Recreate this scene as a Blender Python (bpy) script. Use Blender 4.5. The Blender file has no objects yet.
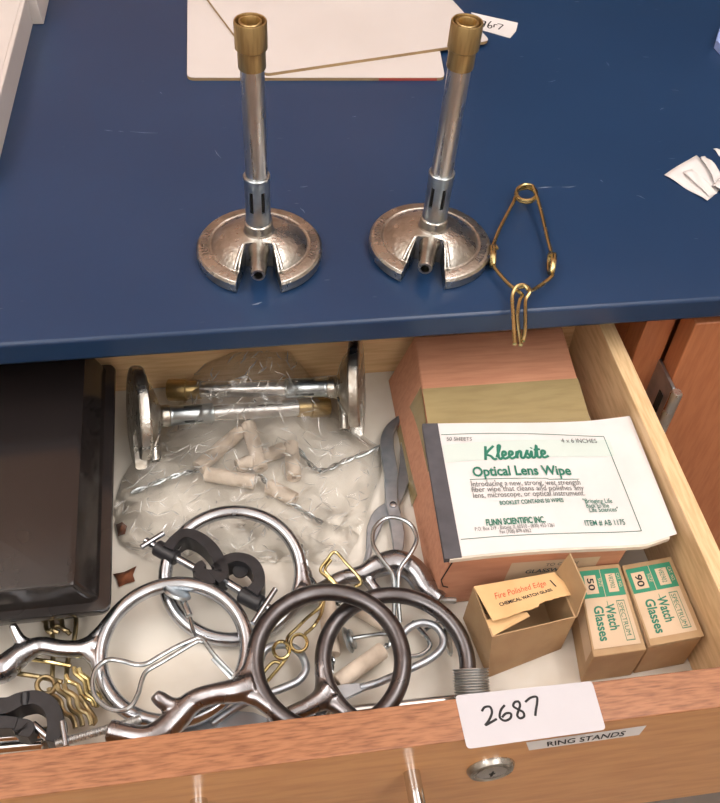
import bpy, bmesh, math, random
from mathutils import Vector, Matrix, noise
PI = math.pi
random.seed(7)
SC = bpy.context.scene
COL = SC.collection

# ------------------------------------------------------------------ camera, world, lights, exposure
FPX = 968.251                                     # focal length in pixels of the 720x803 frame
RC = Matrix(((0.987074, -0.075011, 0.141625), (-0.15007, -0.742743, 0.652543), (0.056243, -0.665362, -0.744399)))
CAM = Vector((0, 0, 0.41))                        # 41 cm above the worktop, in front of the open drawer
cd = bpy.data.cameras.new('camera')
cam = bpy.data.objects.new('camera', cd)
COL.objects.link(cam)
cd.sensor_fit = 'AUTO'; cd.sensor_width = 36; cd.lens = FPX * 36 / 803
cd.clip_start = 0.01; cd.clip_end = 50
cam.matrix_world = Matrix.Translation(CAM) @ Matrix(((RC[0][0], -RC[0][1], -RC[0][2]), (RC[1][0], -RC[1][1], -RC[1][2]), (RC[2][0], -RC[2][1], -RC[2][2]))).to_4x4()
SC.camera = cam

w = bpy.data.worlds.new('room_air'); SC.world = w; w.use_nodes = True
w.node_tree.nodes['Background'].inputs[0].default_value = (1.0, 0.93, 0.86, 1)
w.node_tree.nodes['Background'].inputs[1].default_value = 0.35

def lamp(name, loc, sx, sy, power, col, rot=(0, 0, 0)):
    d = bpy.data.lights.new(name, 'AREA'); d.shape = 'RECTANGLE'; d.size = sx; d.size_y = sy
    d.energy = power; d.color = col
    o = bpy.data.objects.new(name, d); COL.objects.link(o); o.location = loc; o.rotation_euler = rot
    return o
WARM = (1.0, 0.965, 0.955)
for x in (-1.1, 0.9):                             # ceiling troffers, plus added upward fill lights that brighten the ceiling
    for y in (-1.15, 0.3):
        lamp('ceiling_lamp', (x, y, 1.84), 0.24, 1.2, 9, WARM)
        lamp('fill_uplight', (x, y, 1.45), 0.9, 1.3, 48, WARM, (PI, 0, 0))

vs = SC.view_settings
vs.view_transform = 'Standard'; vs.look = 'None'; vs.gamma = 1; vs.use_curve_mapping = False
vs.exposure = -0.86

# ------------------------------------------------------------------ measuring helpers
def ray(x, y):
    return RC @ Vector((x - 360, y - 401.5, FPX))
def P(x, y, z):                                   # point of the horizontal plane z seen at a pixel of the photograph
    d = ray(x, y); return CAM + d * ((z - CAM.z) / d.z)
def PY(x, y, Y):                                  # the same on a vertical plane parallel to the drawer front
    d = ray(x, y); return CAM + d * (Y / d.y)
V = Vector

# ------------------------------------------------------------------ materials
def lin(c):
    return tuple(((v / 255) / 12.92 if v / 255 <= 0.04045 else ((v / 255 + 0.055) / 1.055) ** 2.4) for v in c) + (1,)
MATS = {}
def mat(name, rgb, rough=0.5, metal=0.0, var=None, vscale=30, vstretch=(1, 1, 1), bump=0.0, bscale=200, coat=0.0, spec=0.5, rvar=0.0, detail=4, vlo=0.4, vhi=0.7):
    if name in MATS: return MATS[name]
    m = bpy.data.materials.new(name); m.use_nodes = True; nt = m.node_tree; b = nt.nodes['Principled BSDF']
    b.inputs['Roughness'].default_value = rough; b.inputs['Metallic'].default_value = metal
    b.inputs['Coat Weight'].default_value = coat; b.inputs['Coat Roughness'].default_value = 0.12
    b.inputs['Specular IOR Level'].default_value = spec
    b.inputs['Base Color'].default_value = lin(rgb)
    tc = nt.nodes.new('ShaderNodeTexCoord'); mp = nt.nodes.new('ShaderNodeMapping')
    nt.links.new(tc.outputs['Object'], mp.inputs[0]); mp.inputs['Scale'].default_value = vstretch
    if var or rvar:
        n = nt.nodes.new('ShaderNodeTexNoise'); n.inputs['Scale'].default_value = vscale; n.inputs['Detail'].default_value = detail
        nt.links.new(mp.outputs[0], n.inputs['Vector'])
        r = nt.nodes.new('ShaderNodeValToRGB'); r.color_ramp.elements[0].position = vlo; r.color_ramp.elements[1].position = vhi
        r.color_ramp.elements[0].color = lin(rgb); r.color_ramp.elements[1].color = lin(var or rgb)
        nt.links.new(n.outputs[0], r.inputs[0])
        if var: nt.links.new(r.outputs[0], b.inputs['Base Color'])
        if rvar:
            mr = nt.nodes.new('ShaderNodeMapRange'); mr.inputs[1].default_value = 0.3; mr.inputs[2].default_value = 0.7
            mr.inputs[3].default_value = max(0.02, rough - rvar); mr.inputs[4].default_value = rough + rvar
            nt.links.new(n.outputs[0], mr.inputs[0]); nt.links.new(mr.outputs[0], b.inputs['Roughness'])
    if bump:
        n2 = nt.nodes.new('ShaderNodeTexNoise'); n2.inputs['Scale'].default_value = bscale; n2.inputs['Detail'].default_value = 3
        nt.links.new(mp.outputs[0], n2.inputs['Vector'])
        bp = nt.nodes.new('ShaderNodeBump'); bp.inputs['Strength'].default_value = bump; bp.inputs['Distance'].default_value = 0.001
        nt.links.new(n2.outputs[0], bp.inputs['Height']); nt.links.new(bp.outputs[0], b.inputs['Normal'])
    MATS[name] = m
    return m

def counter_material():
    m = mat('blue worktop laminate', (27, 53, 87), 0.31, var=(31, 57, 92), vscale=7, spec=0.5)
    nt = m.node_tree; b = nt.nodes['Principled BSDF']
    tc = nt.nodes.new('ShaderNodeTexCoord')
    mp = nt.nodes.new('ShaderNodeMapping'); mp.inputs['Scale'].default_value = (1, 5, 1); mp.inputs['Rotation'].default_value = (0, 0, 0.4)
    nt.links.new(tc.outputs['Object'], mp.inputs[0])
    n = nt.nodes.new('ShaderNodeTexNoise'); n.inputs['Scale'].default_value = 70; n.inputs['Detail'].default_value = 1
    nt.links.new(mp.outputs[0], n.inputs['Vector'])
    r = nt.nodes.new('ShaderNodeValToRGB'); r.color_ramp.elements[0].position = 0.77; r.color_ramp.elements[1].position = 0.83
    r.color_ramp.elements[0].color = (0, 0, 0, 1); r.color_ramp.elements[1].color = (0.5, 0.5, 0.5, 1)
    nt.links.new(n.outputs[0], r.inputs[0])
    mx = nt.nodes.new('ShaderNodeMix'); mx.data_type = 'RGBA'
    src = b.inputs['Base Color'].links[0].from_socket
    nt.links.new(r.outputs[0], mx.inputs[0]); nt.links.new(src, mx.inputs[6]); mx.inputs[7].default_value = lin((150, 158, 170))
    nt.links.new(mx.outputs[2], b.inputs['Base Color'])
    return m

def plastic_bag_material(haze=0.09, shine=0.29):
    m = bpy.data.materials.new('clear plastic film'); m.use_nodes = True; nt = m.node_tree
    for n in list(nt.nodes): nt.nodes.remove(n)
    out = nt.nodes.new('ShaderNodeOutputMaterial')
    tr = nt.nodes.new('ShaderNodeBsdfTransparent'); tr.inputs[0].default_value = (0.985, 0.98, 0.97, 1)
    gl = nt.nodes.new('ShaderNodeBsdfGlossy'); gl.inputs['Roughness'].default_value = 0.10
    df = nt.nodes.new('ShaderNodeBsdfDiffuse'); df.inputs[0].default_value = (0.8, 0.78, 0.74, 1)
    lw = nt.nodes.new('ShaderNodeLayerWeight'); lw.inputs[0].default_value = shine
    m1 = nt.nodes.new('ShaderNodeMixShader'); m2 = nt.nodes.new('ShaderNodeMixShader')
    tc = nt.nodes.new('ShaderNodeTexCoord'); nz = nt.nodes.new('ShaderNodeTexNoise'); nz.noise_type = 'RIDGED_MULTIFRACTAL'
    nz.inputs['Scale'].default_value = 34; nz.inputs['Detail'].default_value = 3; nz.inputs['Distortion'].default_value = 0.8
    bp = nt.nodes.new('ShaderNodeBump'); bp.inputs['Strength'].default_value = 0.35; bp.inputs['Distance'].default_value = 0.002
    nt.links.new(tc.outputs['Object'], nz.inputs['Vector']); nt.links.new(nz.outputs[0], bp.inputs['Height'])
    nt.links.new(bp.outputs[0], gl.inputs['Normal']); nt.links.new(bp.outputs[0], lw.inputs['Normal'])
    m1.inputs[0].default_value = haze
    nt.links.new(tr.outputs[0], m1.inputs[1]); nt.links.new(df.outputs[0], m1.inputs[2])
    nt.links.new(lw.outputs['Fresnel'], m2.inputs[0]); nt.links.new(m1.outputs[0], m2.inputs[1]); nt.links.new(gl.outputs[0], m2.inputs[2])
    nt.links.new(m2.outputs[0], out.inputs[0])
    return m

M = dict(
    counter=counter_material(),
    bag=plastic_bag_material(),
    bagglint=plastic_bag_material(0.55, 0.45),  # whiter film for the ribbons that stand in for glints
    cherry=mat('cherry wood edge', (166, 112, 76), 0.38, var=(124, 78, 50), vscale=60, vstretch=(1.6, 14, 14), coat=0.15, bump=0.05, bscale=300),
    honey=mat('honey maple veneer', (208, 152, 98), 0.30, var=(192, 134, 84), vscale=26, vstretch=(1.2, 8, 8), coat=0.35),
    cabinet=mat('cherry cabinet veneer', (190, 122, 82), 0.45, var=(176, 108, 70), vscale=40, vstretch=(8, 8, 1), coat=0.1),
    ply=mat('pale plywood', (228, 196, 152), 0.5, var=(206, 170, 124), vscale=40, vstretch=(14, 1.2, 8), coat=0.1),
    plyx=mat('pale plywood back', (230, 196, 150), 0.5, var=(212, 174, 126), vscale=30, vstretch=(1.2, 8, 14), coat=0.1),
    floor=mat('worn white drawer liner', (222, 217, 207), 0.55, var=(204, 196, 181), vscale=22, detail=8, vlo=0.45, vhi=0.78),
    nickel=mat('cast nickel', (198, 197, 192), 0.3, 1.0, var=(160, 152, 140), vscale=90, bump=0.30, bscale=420, rvar=0.08),
    zinc=mat('bright zinc tube', (214, 215, 216), 0.3, 1.0, var=(194, 193, 192), vscale=60, vstretch=(6, 6, 0.6), rvar=0.05),
    collar=mat('zinc collar', (190, 198, 202), 0.30, 1.0, var=(166, 176, 182), vscale=120, bump=0.1, bscale=500),
    brass=mat('aged brass', (202, 178, 128), 0.4, 1.0, var=(176, 150, 104), vscale=80, vstretch=(6, 6, 0.6), rvar=0.06),
    bore=mat('brown brass bore', (120, 92, 52), 0.5, 1.0),  # darker, browner brass than the cap
    goldwire=mat('brassy wire', (200, 184, 134), 0.24, 1.0, var=(166, 146, 98), vscale=120, rvar=0.06),
    bronzewire=mat('dull bronze wire', (164, 148, 112), 0.32, 1.0, var=(124, 110, 82), vscale=150),
    silver=mat('nickel plated rod', (190, 195, 202), 0.24, 1.0, var=(156, 158, 162), vscale=70, rvar=0.06, bump=0.05, bscale=300),
    dark=mat('browned nickel rod', (112, 110, 112), 0.33, 1.0, var=(94, 89, 90), vscale=60, rvar=0.06, bump=0.05, bscale=300),
    bronze=mat('heat browned casting', (166, 166, 170), 0.27, 1.0, var=(128, 122, 122), vscale=50, rvar=0.06, bump=0.06, bscale=250),
    wire=mat('galvanised wire', (190, 198, 202), 0.26, 1.0, var=(160, 168, 172), vscale=120),
    steel=mat('grey forged steel', (182, 188, 195), 0.38, 0.92, var=(160, 170, 180), vscale=120, bump=0.1, bscale=400),
    thread=mat('threaded steel', (200, 202, 202), 0.45, 1.0),
    chrome=mat('chrome', (215, 214, 212), 0.14, 1.0),
    blackiron=mat('black enamel', (30, 30, 33), 0.42, 0.0, var=(40, 40, 44), vscale=120, bump=0.1, bscale=500, spec=0.5),
    blackplastic=mat('glossy black plastic', (34, 30, 30), 0.16, 0.0, var=(40, 36, 35), vscale=12, spec=0.6),
    clay=mat('pipe clay', (220, 205, 188), 0.8, var=(200, 184, 166), vscale=120, bump=0.1, bscale=700),
    boxred=mat('reddish cardboard', (202, 146, 116), 0.6, var=(188, 130, 102), vscale=60, vstretch=(0.6, 6, 3), bump=0.12, bscale=130),
    kraft=mat('kraft board', (180, 150, 112), 0.62, var=(168, 136, 100), vscale=60, bump=0.05, bscale=300),
    kraftlight=mat('tan box paper', (222, 184, 132), 0.6, var=(212, 172, 120), vscale=50),
    inside=mat('bare board inside', (140, 112, 80), 0.8),
    tape=mat('olive packing tape', (164, 146, 106), 0.22, var=(154, 136, 98), vscale=40, vstretch=(1, 5, 1), coat=0.3, bump=0.1, bscale=160),
    paper=mat('white paper', (223, 220, 220), 0.7, var=(216, 213, 212), vscale=30),
    pages=mat('page edges', (226, 216, 202), 0.8, var=(206, 196, 182), vscale=40, vstretch=(1, 1, 60)),
    scuff=mat('pale scuff', (112, 124, 146), 0.6),
    cardstock=mat('white card stock', (196, 194, 200), 0.6),
    binding=mat('grey cloth binding', (84, 82, 88), 0.65, var=(70, 68, 73), vscale=60),
    cream=mat('cream label paper', (206, 182, 154), 0.6, var=(198, 172, 142), vscale=40),
    green=mat('green print', (48, 134, 104), 0.6),
    greentext=mat('green ink', (36, 118, 96), 0.6),
    teal=mat('teal ink', (44, 112, 98), 0.6),
    palegreen=mat('pale green band', (204, 216, 211), 0.7),
    red=mat('red ink', (206, 74, 48), 0.6),
    ink=mat('black ink', (26, 26, 30), 0.6),
    greyink=mat('grey ink', (92, 98, 98), 0.6),
    slateink=mat('slate ink', (70, 80, 82), 0.6),
    board=mat('white laminated board', (210, 204, 202), 0.42, var=(204, 197, 194), vscale=8),
    boardedge=mat('tan board edge', (164, 138, 98), 0.7, var=(148, 122, 86), vscale=80),
    rededge=mat('red board edge', (166, 72, 58), 0.7),
    tray=mat('off white plastic', (208, 201, 197), 0.45, var=(202, 194, 190), vscale=10),
    bluepaper=mat('pale blue card', (150, 172, 226), 0.6),
    leaf=mat('dry brown leaf', (140, 84, 54), 0.8, var=(110, 62, 40), vscale=200),
    wall=mat('warm painted wall', (186, 150, 128), 0.8),
    darkpanel=mat('dark blue panel', (52, 54, 66), 0.6),
    wallside=mat('painted wall', (206, 198, 188), 0.8),
    ceil=mat('white ceiling', (236, 232, 226), 0.9),
    roomfloor=mat('grey vinyl floor', (120, 112, 104), 0.5),
    shadow=mat('dark slot', (26, 24, 22), 0.8),
)

# ------------------------------------------------------------------ mesh helpers
def sharpen(me, ang=0.6):
    for p in me.polygons: p.use_smooth = True
    me.set_sharp_from_angle(angle=ang)
def obj(name, bm, m, parent=None, ang=0.6, bevel=0, kind=None, label=None):
    me = bpy.data.meshes.new(name)
    bmesh.ops.recalc_face_normals(bm, faces=bm.faces)
    bm.to_mesh(me); bm.free()
    me.materials.append(M[m])
    o = bpy.data.objects.new(name, me); COL.objects.link(o)
    if parent is not None:
        root = parent
        mw = Matrix.Identity(4)
        while root is not None:
            mw = root.matrix_basis @ mw; root = root.parent
        me.transform(mw.inverted())
        o.parent = parent
    sharpen(me, ang)
    if bevel:
        b = o.modifiers.new('bevel', 'BEVEL'); b.width = bevel; b.segments = 2; b.limit_method = 'ANGLE'; b.angle_limit = 0.6
        b.harden_normals = False
    if kind: o['kind'] = kind
    if label: o['label'] = label
    return o
def tag(o, label, cat, group=None):
    o['label'] = label; o['category'] = cat
    if group: o['group'] = group
    return o
def thing(name, loc, label, cat, group=None, rot=None):
    o = bpy.data.objects.new(name, None); COL.objects.link(o); o.empty_display_size = 0.02
    mw = Matrix.Translation(loc)
    if rot is not None: mw = mw @ rot.to_4x4()
    o.matrix_basis = mw
    return tag(o, label, cat, group)
def root_single(o, loc):                          # put the origin of a one-mesh thing at its base
    o.data.transform(Matrix.Translation(-V(loc))); o.location = loc; return o
def B(): return bmesh.new()
def box(bm, lo, hi, mx=None):
    vs_ = [V((x, y, z)) for x in (lo[0], hi[0]) for y in (lo[1], hi[1]) for z in (lo[2], hi[2])]
    return hexa(bm, [vs_[0], vs_[4], vs_[6], vs_[2], vs_[1], vs_[5], vs_[7], vs_[3]], mx)
def hexa(bm, p, mx=None):                         # four bottom corners, four top corners
    v = [bm.verts.new(mx @ V(q) if mx else V(q)) for q in p]
    for f in ((0, 3, 2, 1), (4, 5, 6, 7), (0, 1, 5, 4), (1, 2, 6, 5), (2, 3, 7, 6), (3, 0, 4, 7)):
        bm.faces.new([v[i] for i in f])
    return bm
def prism(bm, poly, z0, z1):
    a = [bm.verts.new((p[0], p[1], z0)) for p in poly]; b = [bm.verts.new((p[0], p[1], z1)) for p in poly]
    bm.faces.new(a[::-1]); bm.faces.new(b); n = len(poly)
    for i in range(n): bm.faces.new((a[i], a[(i + 1) % n], b[(i + 1) % n], b[i]))
    return bm
def lathe(bm, prof, seg=40, mx=None):
    rings = []
    for r, z in prof:
        if r < 1e-6: rings.append([bm.verts.new(mx @ V((0, 0, z)) if mx else (0, 0, z))])
        else:
            rings.append([bm.verts.new(mx @ V((r * math.cos(2 * PI * i / seg), r * math.sin(2 * PI * i / seg), z)) if mx else (r * math.cos(2 * PI * i / seg), r * math.sin(2 * PI * i / seg), z)) for i in range(seg)])
    for a, b in zip(rings, rings[1:]):
        if len(a) == 1 and len(b) == 1: continue
        for i in range(seg):
            j = (i + 1) % seg
            if len(a) == 1: bm.faces.new((a[0], b[j], b[i]))
            elif len(b) == 1: bm.faces.new((a[i], a[j], b[0]))
            else: bm.faces.new((a[i], a[j], b[j], b[i]))
    return bm
def frame(a, d):                                  # matrix with local z along d, at a
    d = V(d).normalized(); q = V((0, 0, 1)).rotation_difference(d)
    return Matrix.Translation(a) @ q.to_matrix().to_4x4()
def rod(bm, a, b, r, seg=14, r2=None):
    a, b = V(a), V(b); L = (b - a).length; r2 = r if r2 is None else r2; c = min(r, r2, L) * 0.18
    return lathe(bm, [(0, 0), (r - c, 0), (r, c), (r2, L - c), (r2 - c, L), (0, L)], seg, frame(a, b - a))
def spline(pts, n=8, closed=False):
    pts = [V(p) for p in pts]; out = []; N = len(pts)
    for i in range(N if closed else N - 1):
        if closed: p0, p1, p2, p3 = pts[i - 1], pts[i], pts[(i + 1) % N], pts[(i + 2) % N]
        else: p0, p1, p2, p3 = pts[max(i - 1, 0)], pts[i], pts[i + 1], pts[min(i + 2, N - 1)]
        for k in range(n):
            t = k / n
            out.append(0.5 * ((2 * p1) + (p2 - p0) * t + (2 * p0 - 5 * p1 + 4 * p2 - p3) * t * t + (3 * p1 - p0 - 3 * p2 + p3) * t ** 3))
    if not closed: out.append(pts[-1])
    return out
def lerpl(vals, n):                               # n samples of a list of floats
    out = []
    for i in range(n):
        t = i / (n - 1) * (len(vals) - 1); k = min(int(t), len(vals) - 2); f = t - k
        out.append(vals[k] * (1 - f) + vals[k + 1] * f)
    return out
def sweep(bm, pts, rad, closed=False, seg=10, flat=None):
    # flat = list of (across, up) multipliers: cross-section aligned to the vertical instead of round
    n = len(pts); pts = [V(p) for p in pts]
    rads = lerpl(rad, n) if isinstance(rad, (list, tuple)) else [rad] * n
    if flat:
        fa = lerpl([f[0] for f in flat], n); fu = lerpl([f[1] for f in flat], n)
    rings = []; nrm = None
    for i in range(n):
        if closed: t = pts[(i + 1) % n] - pts[i - 1]
        else: t = pts[min(i + 1, n - 1)] - pts[max(i - 1, 0)]
        if t.length < 1e-9: t = V((1, 0, 0))
        t.normalize()
        if flat or nrm is None:
            ref = V((0, 0, 1)) if abs(t.z) < 0.95 else V((1, 0, 0))
            nrm = (ref - t * ref.dot(t)).normalized()
        else:
            nrm = (nrm - t * nrm.dot(t)).normalized()
        bi = t.cross(nrm)
        r = rads[i]; a = fa[i] if flat else 1; u = fu[i] if flat else 1
        rings.append([bm.verts.new(pts[i] + bi * (math.cos(2 * PI * k / seg) * r * a) + nrm * (math.sin(2 * PI * k / seg) * r * u)) for k in range(seg)])
    for i in range(n if closed else n - 1):
        A, C_ = rings[i], rings[(i + 1) % n]
        off = 0
        if closed and i == n - 1:
            off = min(range(seg), key=lambda o: (A[0].co - C_[o].co).length)
        for k in range(seg):
            bm.faces.new((A[k], A[(k + 1) % seg], C_[(k + 1 + off) % seg], C_[(k + off) % seg]))
    if not closed:
        bm.faces.new(rings[0][::-1]); bm.faces.new(rings[-1])
    return bm
def wire(bm, pts, r, closed=False, n=8, seg=10):
    return sweep(bm, spline(pts, n, closed), r, closed, seg)
def remesh(o, voxel=0.0009, smooth=8):
    m = o.modifiers.new('remesh', 'REMESH'); m.mode = 'VOXEL'; m.voxel_size = voxel; m.use_smooth_shade = True
    s = o.modifiers.new('smooth', 'SMOOTH'); s.iterations = smooth; s.factor = 0.5
def bool_cut(bm, cutter):                         # boolean difference of two bmeshes, returns a new bmesh
    ma, mb = bpy.data.meshes.new('a'), bpy.data.meshes.new('b')
    for q in (bm, cutter): bmesh.ops.recalc_face_normals(q, faces=q.faces)
    bm.to_mesh(ma); cutter.to_mesh(mb); bm.free(); cutter.free()
    oa, ob = bpy.data.objects.new('a', ma), bpy.data.objects.new('b', mb)
    COL.objects.link(oa); COL.objects.link(ob)
    md = oa.modifiers.new('cut', 'BOOLEAN'); md.operation = 'DIFFERENCE'; md.object = ob; md.solver = 'EXACT'
    dg = bpy.context.evaluated_depsgraph_get(); me = bpy.data.meshes.new_from_object(oa.evaluated_get(dg))
    r = bmesh.new(); r.from_mesh(me)
    for o in (oa, ob): bpy.data.objects.remove(o)
    for q in (me, ma, mb): bpy.data.meshes.remove(q)
    return r
def bilinear(c00, c10, c11, c01, lift=0.0):       # surface point at (u, v), lifted along the normal
    c00, c10, c11, c01 = map(V, (c00, c10, c11, c01))
    def S(u, v, h=0.0):
        p = c00 * (1 - u) * (1 - v) + c10 * u * (1 - v) + c11 * u * v + c01 * (1 - u) * v
        du = (c10 - c00) * (1 - v) + (c11 - c01) * v; dv = (c01 - c00) * (1 - u) + (c11 - c10) * u
        return p + du.cross(dv).normalized() * (h + lift)
    return S
def patch(bm, S, u0, v0, u1, v1, h, nu=1, nv=1):
    g = [[bm.verts.new(S(u0 + (u1 - u0) * i / nu, v0 + (v1 - v0) * j / nv, h)) for j in range(nv + 1)] for i in range(nu + 1)]
    for i in range(nu):
        for j in range(nv): bm.faces.new((g[i][j], g[i + 1][j], g[i + 1][j + 1], g[i][j + 1]))
    return bm
def text(bm, body, S, W, H, u, v, size, h=0.0002, rot=0.0, shear=0.0, bold=0.0, wide=1.0, fit=None):
    # lettering laid onto the surface S (W x H metres): lower left corner of the first letter at (u, v), size in metres
    cu = bpy.data.curves.new('t', 'FONT'); cu.body = body; cu.size = 1; cu.shear = shear; cu.offset = bold; cu.resolution_u = 3
    o = bpy.data.objects.new('t', cu); COL.objects.link(o)
    dg = bpy.context.evaluated_depsgraph_get(); me = bpy.data.meshes.new_from_object(o.evaluated_get(dg))
    bpy.data.objects.remove(o); bpy.data.curves.remove(cu)
    if fit and len(me.vertices):
        x1 = max(q.co.x for q in me.vertices); wide = fit / (x1 * size)
    c, s = math.cos(rot), math.sin(rot)
    vv = []
    for q in me.vertices:
        x, y = q.co.x * size * wide, q.co.y * size
        vv.append(bm.verts.new(S(u + (x * c - y * s) / W, v + (x * s + y * c) / H, h)))
    for p in me.polygons:
        try: bm.faces.new([vv[i] for i in p.vertices])
        except ValueError: pass
    bpy.data.meshes.remove(me)
    return bm
def strokes(bm, lines, r):                        # pen strokes: slim flat tubes through 3-D points
    for l in lines: sweep(bm, spline(l, 6), r, seg=6, flat=[(1, 0.25), (1, 0.25)])
    return bm

FL = -0.110                                       # drawer bottom
YF0, YF1 = 0.1730, 0.1934                         # drawer front panel, outer and inner face
ZT = -0.035                                       # top of the drawer front

# ------------------------------------------------------------------ room shell
def struct(name, bm, m): return obj(name, bm, m, kind='structure')
struct('floor', box(B(), (-2.6, -2.2, -0.95), (2.6, 1.24, -0.9)), 'roomfloor')
struct('ceiling', box(B(), (-2.6, -2.2, 1.85), (2.6, 1.24, 1.9)), 'ceil')
struct('wall_back', box(B(), (-2.6, 1.14, -0.9), (2.6, 1.24, 1.85)), 'wall')
struct('dark_reflection_panel', box(B(), (0.34, 1.122, 0.001), (1.9, 1.139, 0.75)), 'darkpanel')  # unseen panel added to darken the worktop's reflection at the right
struct('wall_left', box(B(), (-2.6, -2.2, -0.9), (-2.5, 1.14, 1.85)), 'wallside')
struct('wall_right', box(B(), (2.5, -2.2, -0.9), (2.6, 1.14, 1.85)), 'wallside')
struct('wall_front', box(B(), (-2.5, -2.2, -0.9), (2.5, -2.1, 1.85)), 'wallside')

# ------------------------------------------------------------------ worktop, cabinet, drawer
wt = obj('worktop', box(B(), (-0.95, 0.4243, -0.0175), (1.05, 1.12, 0)), 'counter', bevel=0.0022)
tag(wt, 'dark blue worktop the two upright gas burners stand on', 'worktop')

bm = B(); rs = random.Random(3)
for x0, y0, x1, y1, r_ in ((104, 130, 113, 131, 0.0004), (118, 131, 124, 132, 0.0003), (130, 131.5, 158, 133, 0.0004), (215, 150, 221, 158, 0.0003), (300, 187, 308, 186, 0.0004), (352, 117, 356, 116, 0.0004), (606, 62, 609, 66, 0.0005), (548, 82, 556, 80, 0.0004), (660, 110, 664, 108, 0.0004), (538, 188, 552, 187, 0.0006), (562, 187, 576, 186, 0.0004), (300, 208, 305, 213, 0.0004), (218, 216, 226, 222, 0.0004), (252, 305, 262, 302, 0.0006), (636, 195, 645, 199, 0.0004), (672, 90, 679, 91, 0.0003), (160, 92, 162, 94, 0.0004), (600, 180, 603, 182, 0.0005)):
    a, b = P(x0, y0, 0.0001), P(x1, y1, 0.0001); m_ = (a + b) / 2 + V((rs.uniform(-1, 1), rs.uniform(-1, 1), 0)) * 0.0008
    sweep(bm, [a, m_, b], [0.0001, r_, 0.0001], seg=6, flat=[(1, 0.2), (1, 0.2)])
so = obj('scratch_marks', bm, 'scuff', wt); so['kind'] = 'stuff'

cb = thing('cabinet', (0, 0.75, -0.9), 'cherry wood base cabinet under the blue worktop, at the right behind the open drawer', 'cabinet')
bm = B(); box(bm, (0.2975, 0.452, -0.88), (0.3195, 0.472, -0.0176)); obj('stile', bm, 'cabinet', cb, bevel=0.0008)
bm = B(); box(bm, (-0.42, 0.452, -0.88), (-0.385, 0.472, -0.0176)); obj('stile', bm, 'cabinet', cb, bevel=0.0008)
bm = B(); box(bm, (0.2975, 0.4725, -0.88), (0.3165, 1.06, -0.0176)); obj('side_panel', bm, 'cabinet', cb)
bm = B(); box(bm, (-0.404, 0.4725, -0.88), (-0.385, 1.06, -0.0176)); obj('side_panel', bm, 'cabinet', cb)
bm = B(); box(bm, (0.82, 0.452, -0.88), (0.84, 1.06, -0.0176)); obj('side_panel', bm, 'cabinet', cb)
bm = B(); box(bm, (-0.404, 1.061, -0.88), (0.84, 1.07, -0.0176)); obj('back_panel', bm, 'cabinet', cb)
bm = B(); box(bm, (-0.404, 0.48, -0.9), (0.84, 1.07, -0.8805)); obj('plinth', bm, 'cabinet', cb)
bm = B(); box(bm, (-0.3845, 0.452, -0.20), (0.297, 0.472, -0.176)); obj('rail', bm, 'cabinet', cb)
dr = obj('door', box(B(), (0.3215, 0.4325, -0.87), (0.80, 0.4515, -0.030)), 'cabinet', cb, bevel=0.0012)
hb = B()
box(hb, (0.3182, 0.4235, -0.150), (0.3206, 0.4535, -0.0845))
hg = obj('hinge', hb, 'steel', cb, bevel=0.0004, label='dark steel hinge leaf wrapped around the door edge')
hb = B(); lathe(hb, [(0, -0.001), (0.0032, -0.001), (0.0044, -0.003), (0.0044, -0.0205), (0.0041, -0.021), (0.0044, -0.0215), (0.0044, -0.0655), (0, -0.0655)], 20, Matrix.Translation((0.3206, 0.4205, -0.084)))
obj('hinge_barrel', hb, 'zinc', hg)
hb = B(); box(hb, (0.3176, 0.4300, -0.118), (0.3182, 0.4365, -0.100)); obj('hinge_slot', hb, 'shadow', hg)

dw = thing('drawer', (0, 0.33, -0.165), 'pulled out wooden drawer full of lab clamps, pale plywood sides and cherry front', 'drawer')
DL, DR_ = -0.335, 0.2630
fp = obj('front_panel', box(B(), (-0.3845, YF0, -0.168), (0.2965, YF1, ZT - 0.0012)), 'honey', dw, bevel=0.0006)
obj('edge_band', box(B(), (-0.3845, YF0 - 0.0003, ZT - 0.0011), (0.2965, YF1, ZT)), 'cherry', fp, bevel=0.0005, label='cherry wood strip along the top of the front')
obj('side_panel', box(B(), (DR_, YF1 + 0.0002, -0.125), (DR_ + 0.0112, 0.50, -0.0455)), 'ply', dw, bevel=0.0006)
obj('side_panel', box(B(), (DL - 0.0112, YF1 + 0.0002, -0.125), (DL, 0.50, -0.0455)), 'ply', dw, bevel=0.0006)
obj('back_panel', box(B(), (DL + 0.0002, 0.4835, -0.125), (DR_ - 0.0002, 0.4955, -0.0475)), 'plyx', dw, bevel=0.0006)
obj('bottom_panel', box(B(), (DL + 0.0002, YF1 + 0.0002, FL - 0.006), (DR_ - 0.0002, 0.4833, FL)), 'floor', dw)
# bar pull: two posts and the bar they carry
hn = obj('pull_handle', rod(B(), V((-0.05, YF0 - 0.034, -0.0685)), V((0.1025, YF0 - 0.034, -0.0685)), 0.0042), 'chrome', dw)
for x in (-0.0250, 0.0795):
    bm = B(); lathe(bm, [(0, 0), (0.0042, 0), (0.0042, 0.034), (0, 0.034)], 20, frame((x, YF0, -0.0685), (0, -1, 0))); obj('handle_post', bm, 'chrome', hn)
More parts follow.
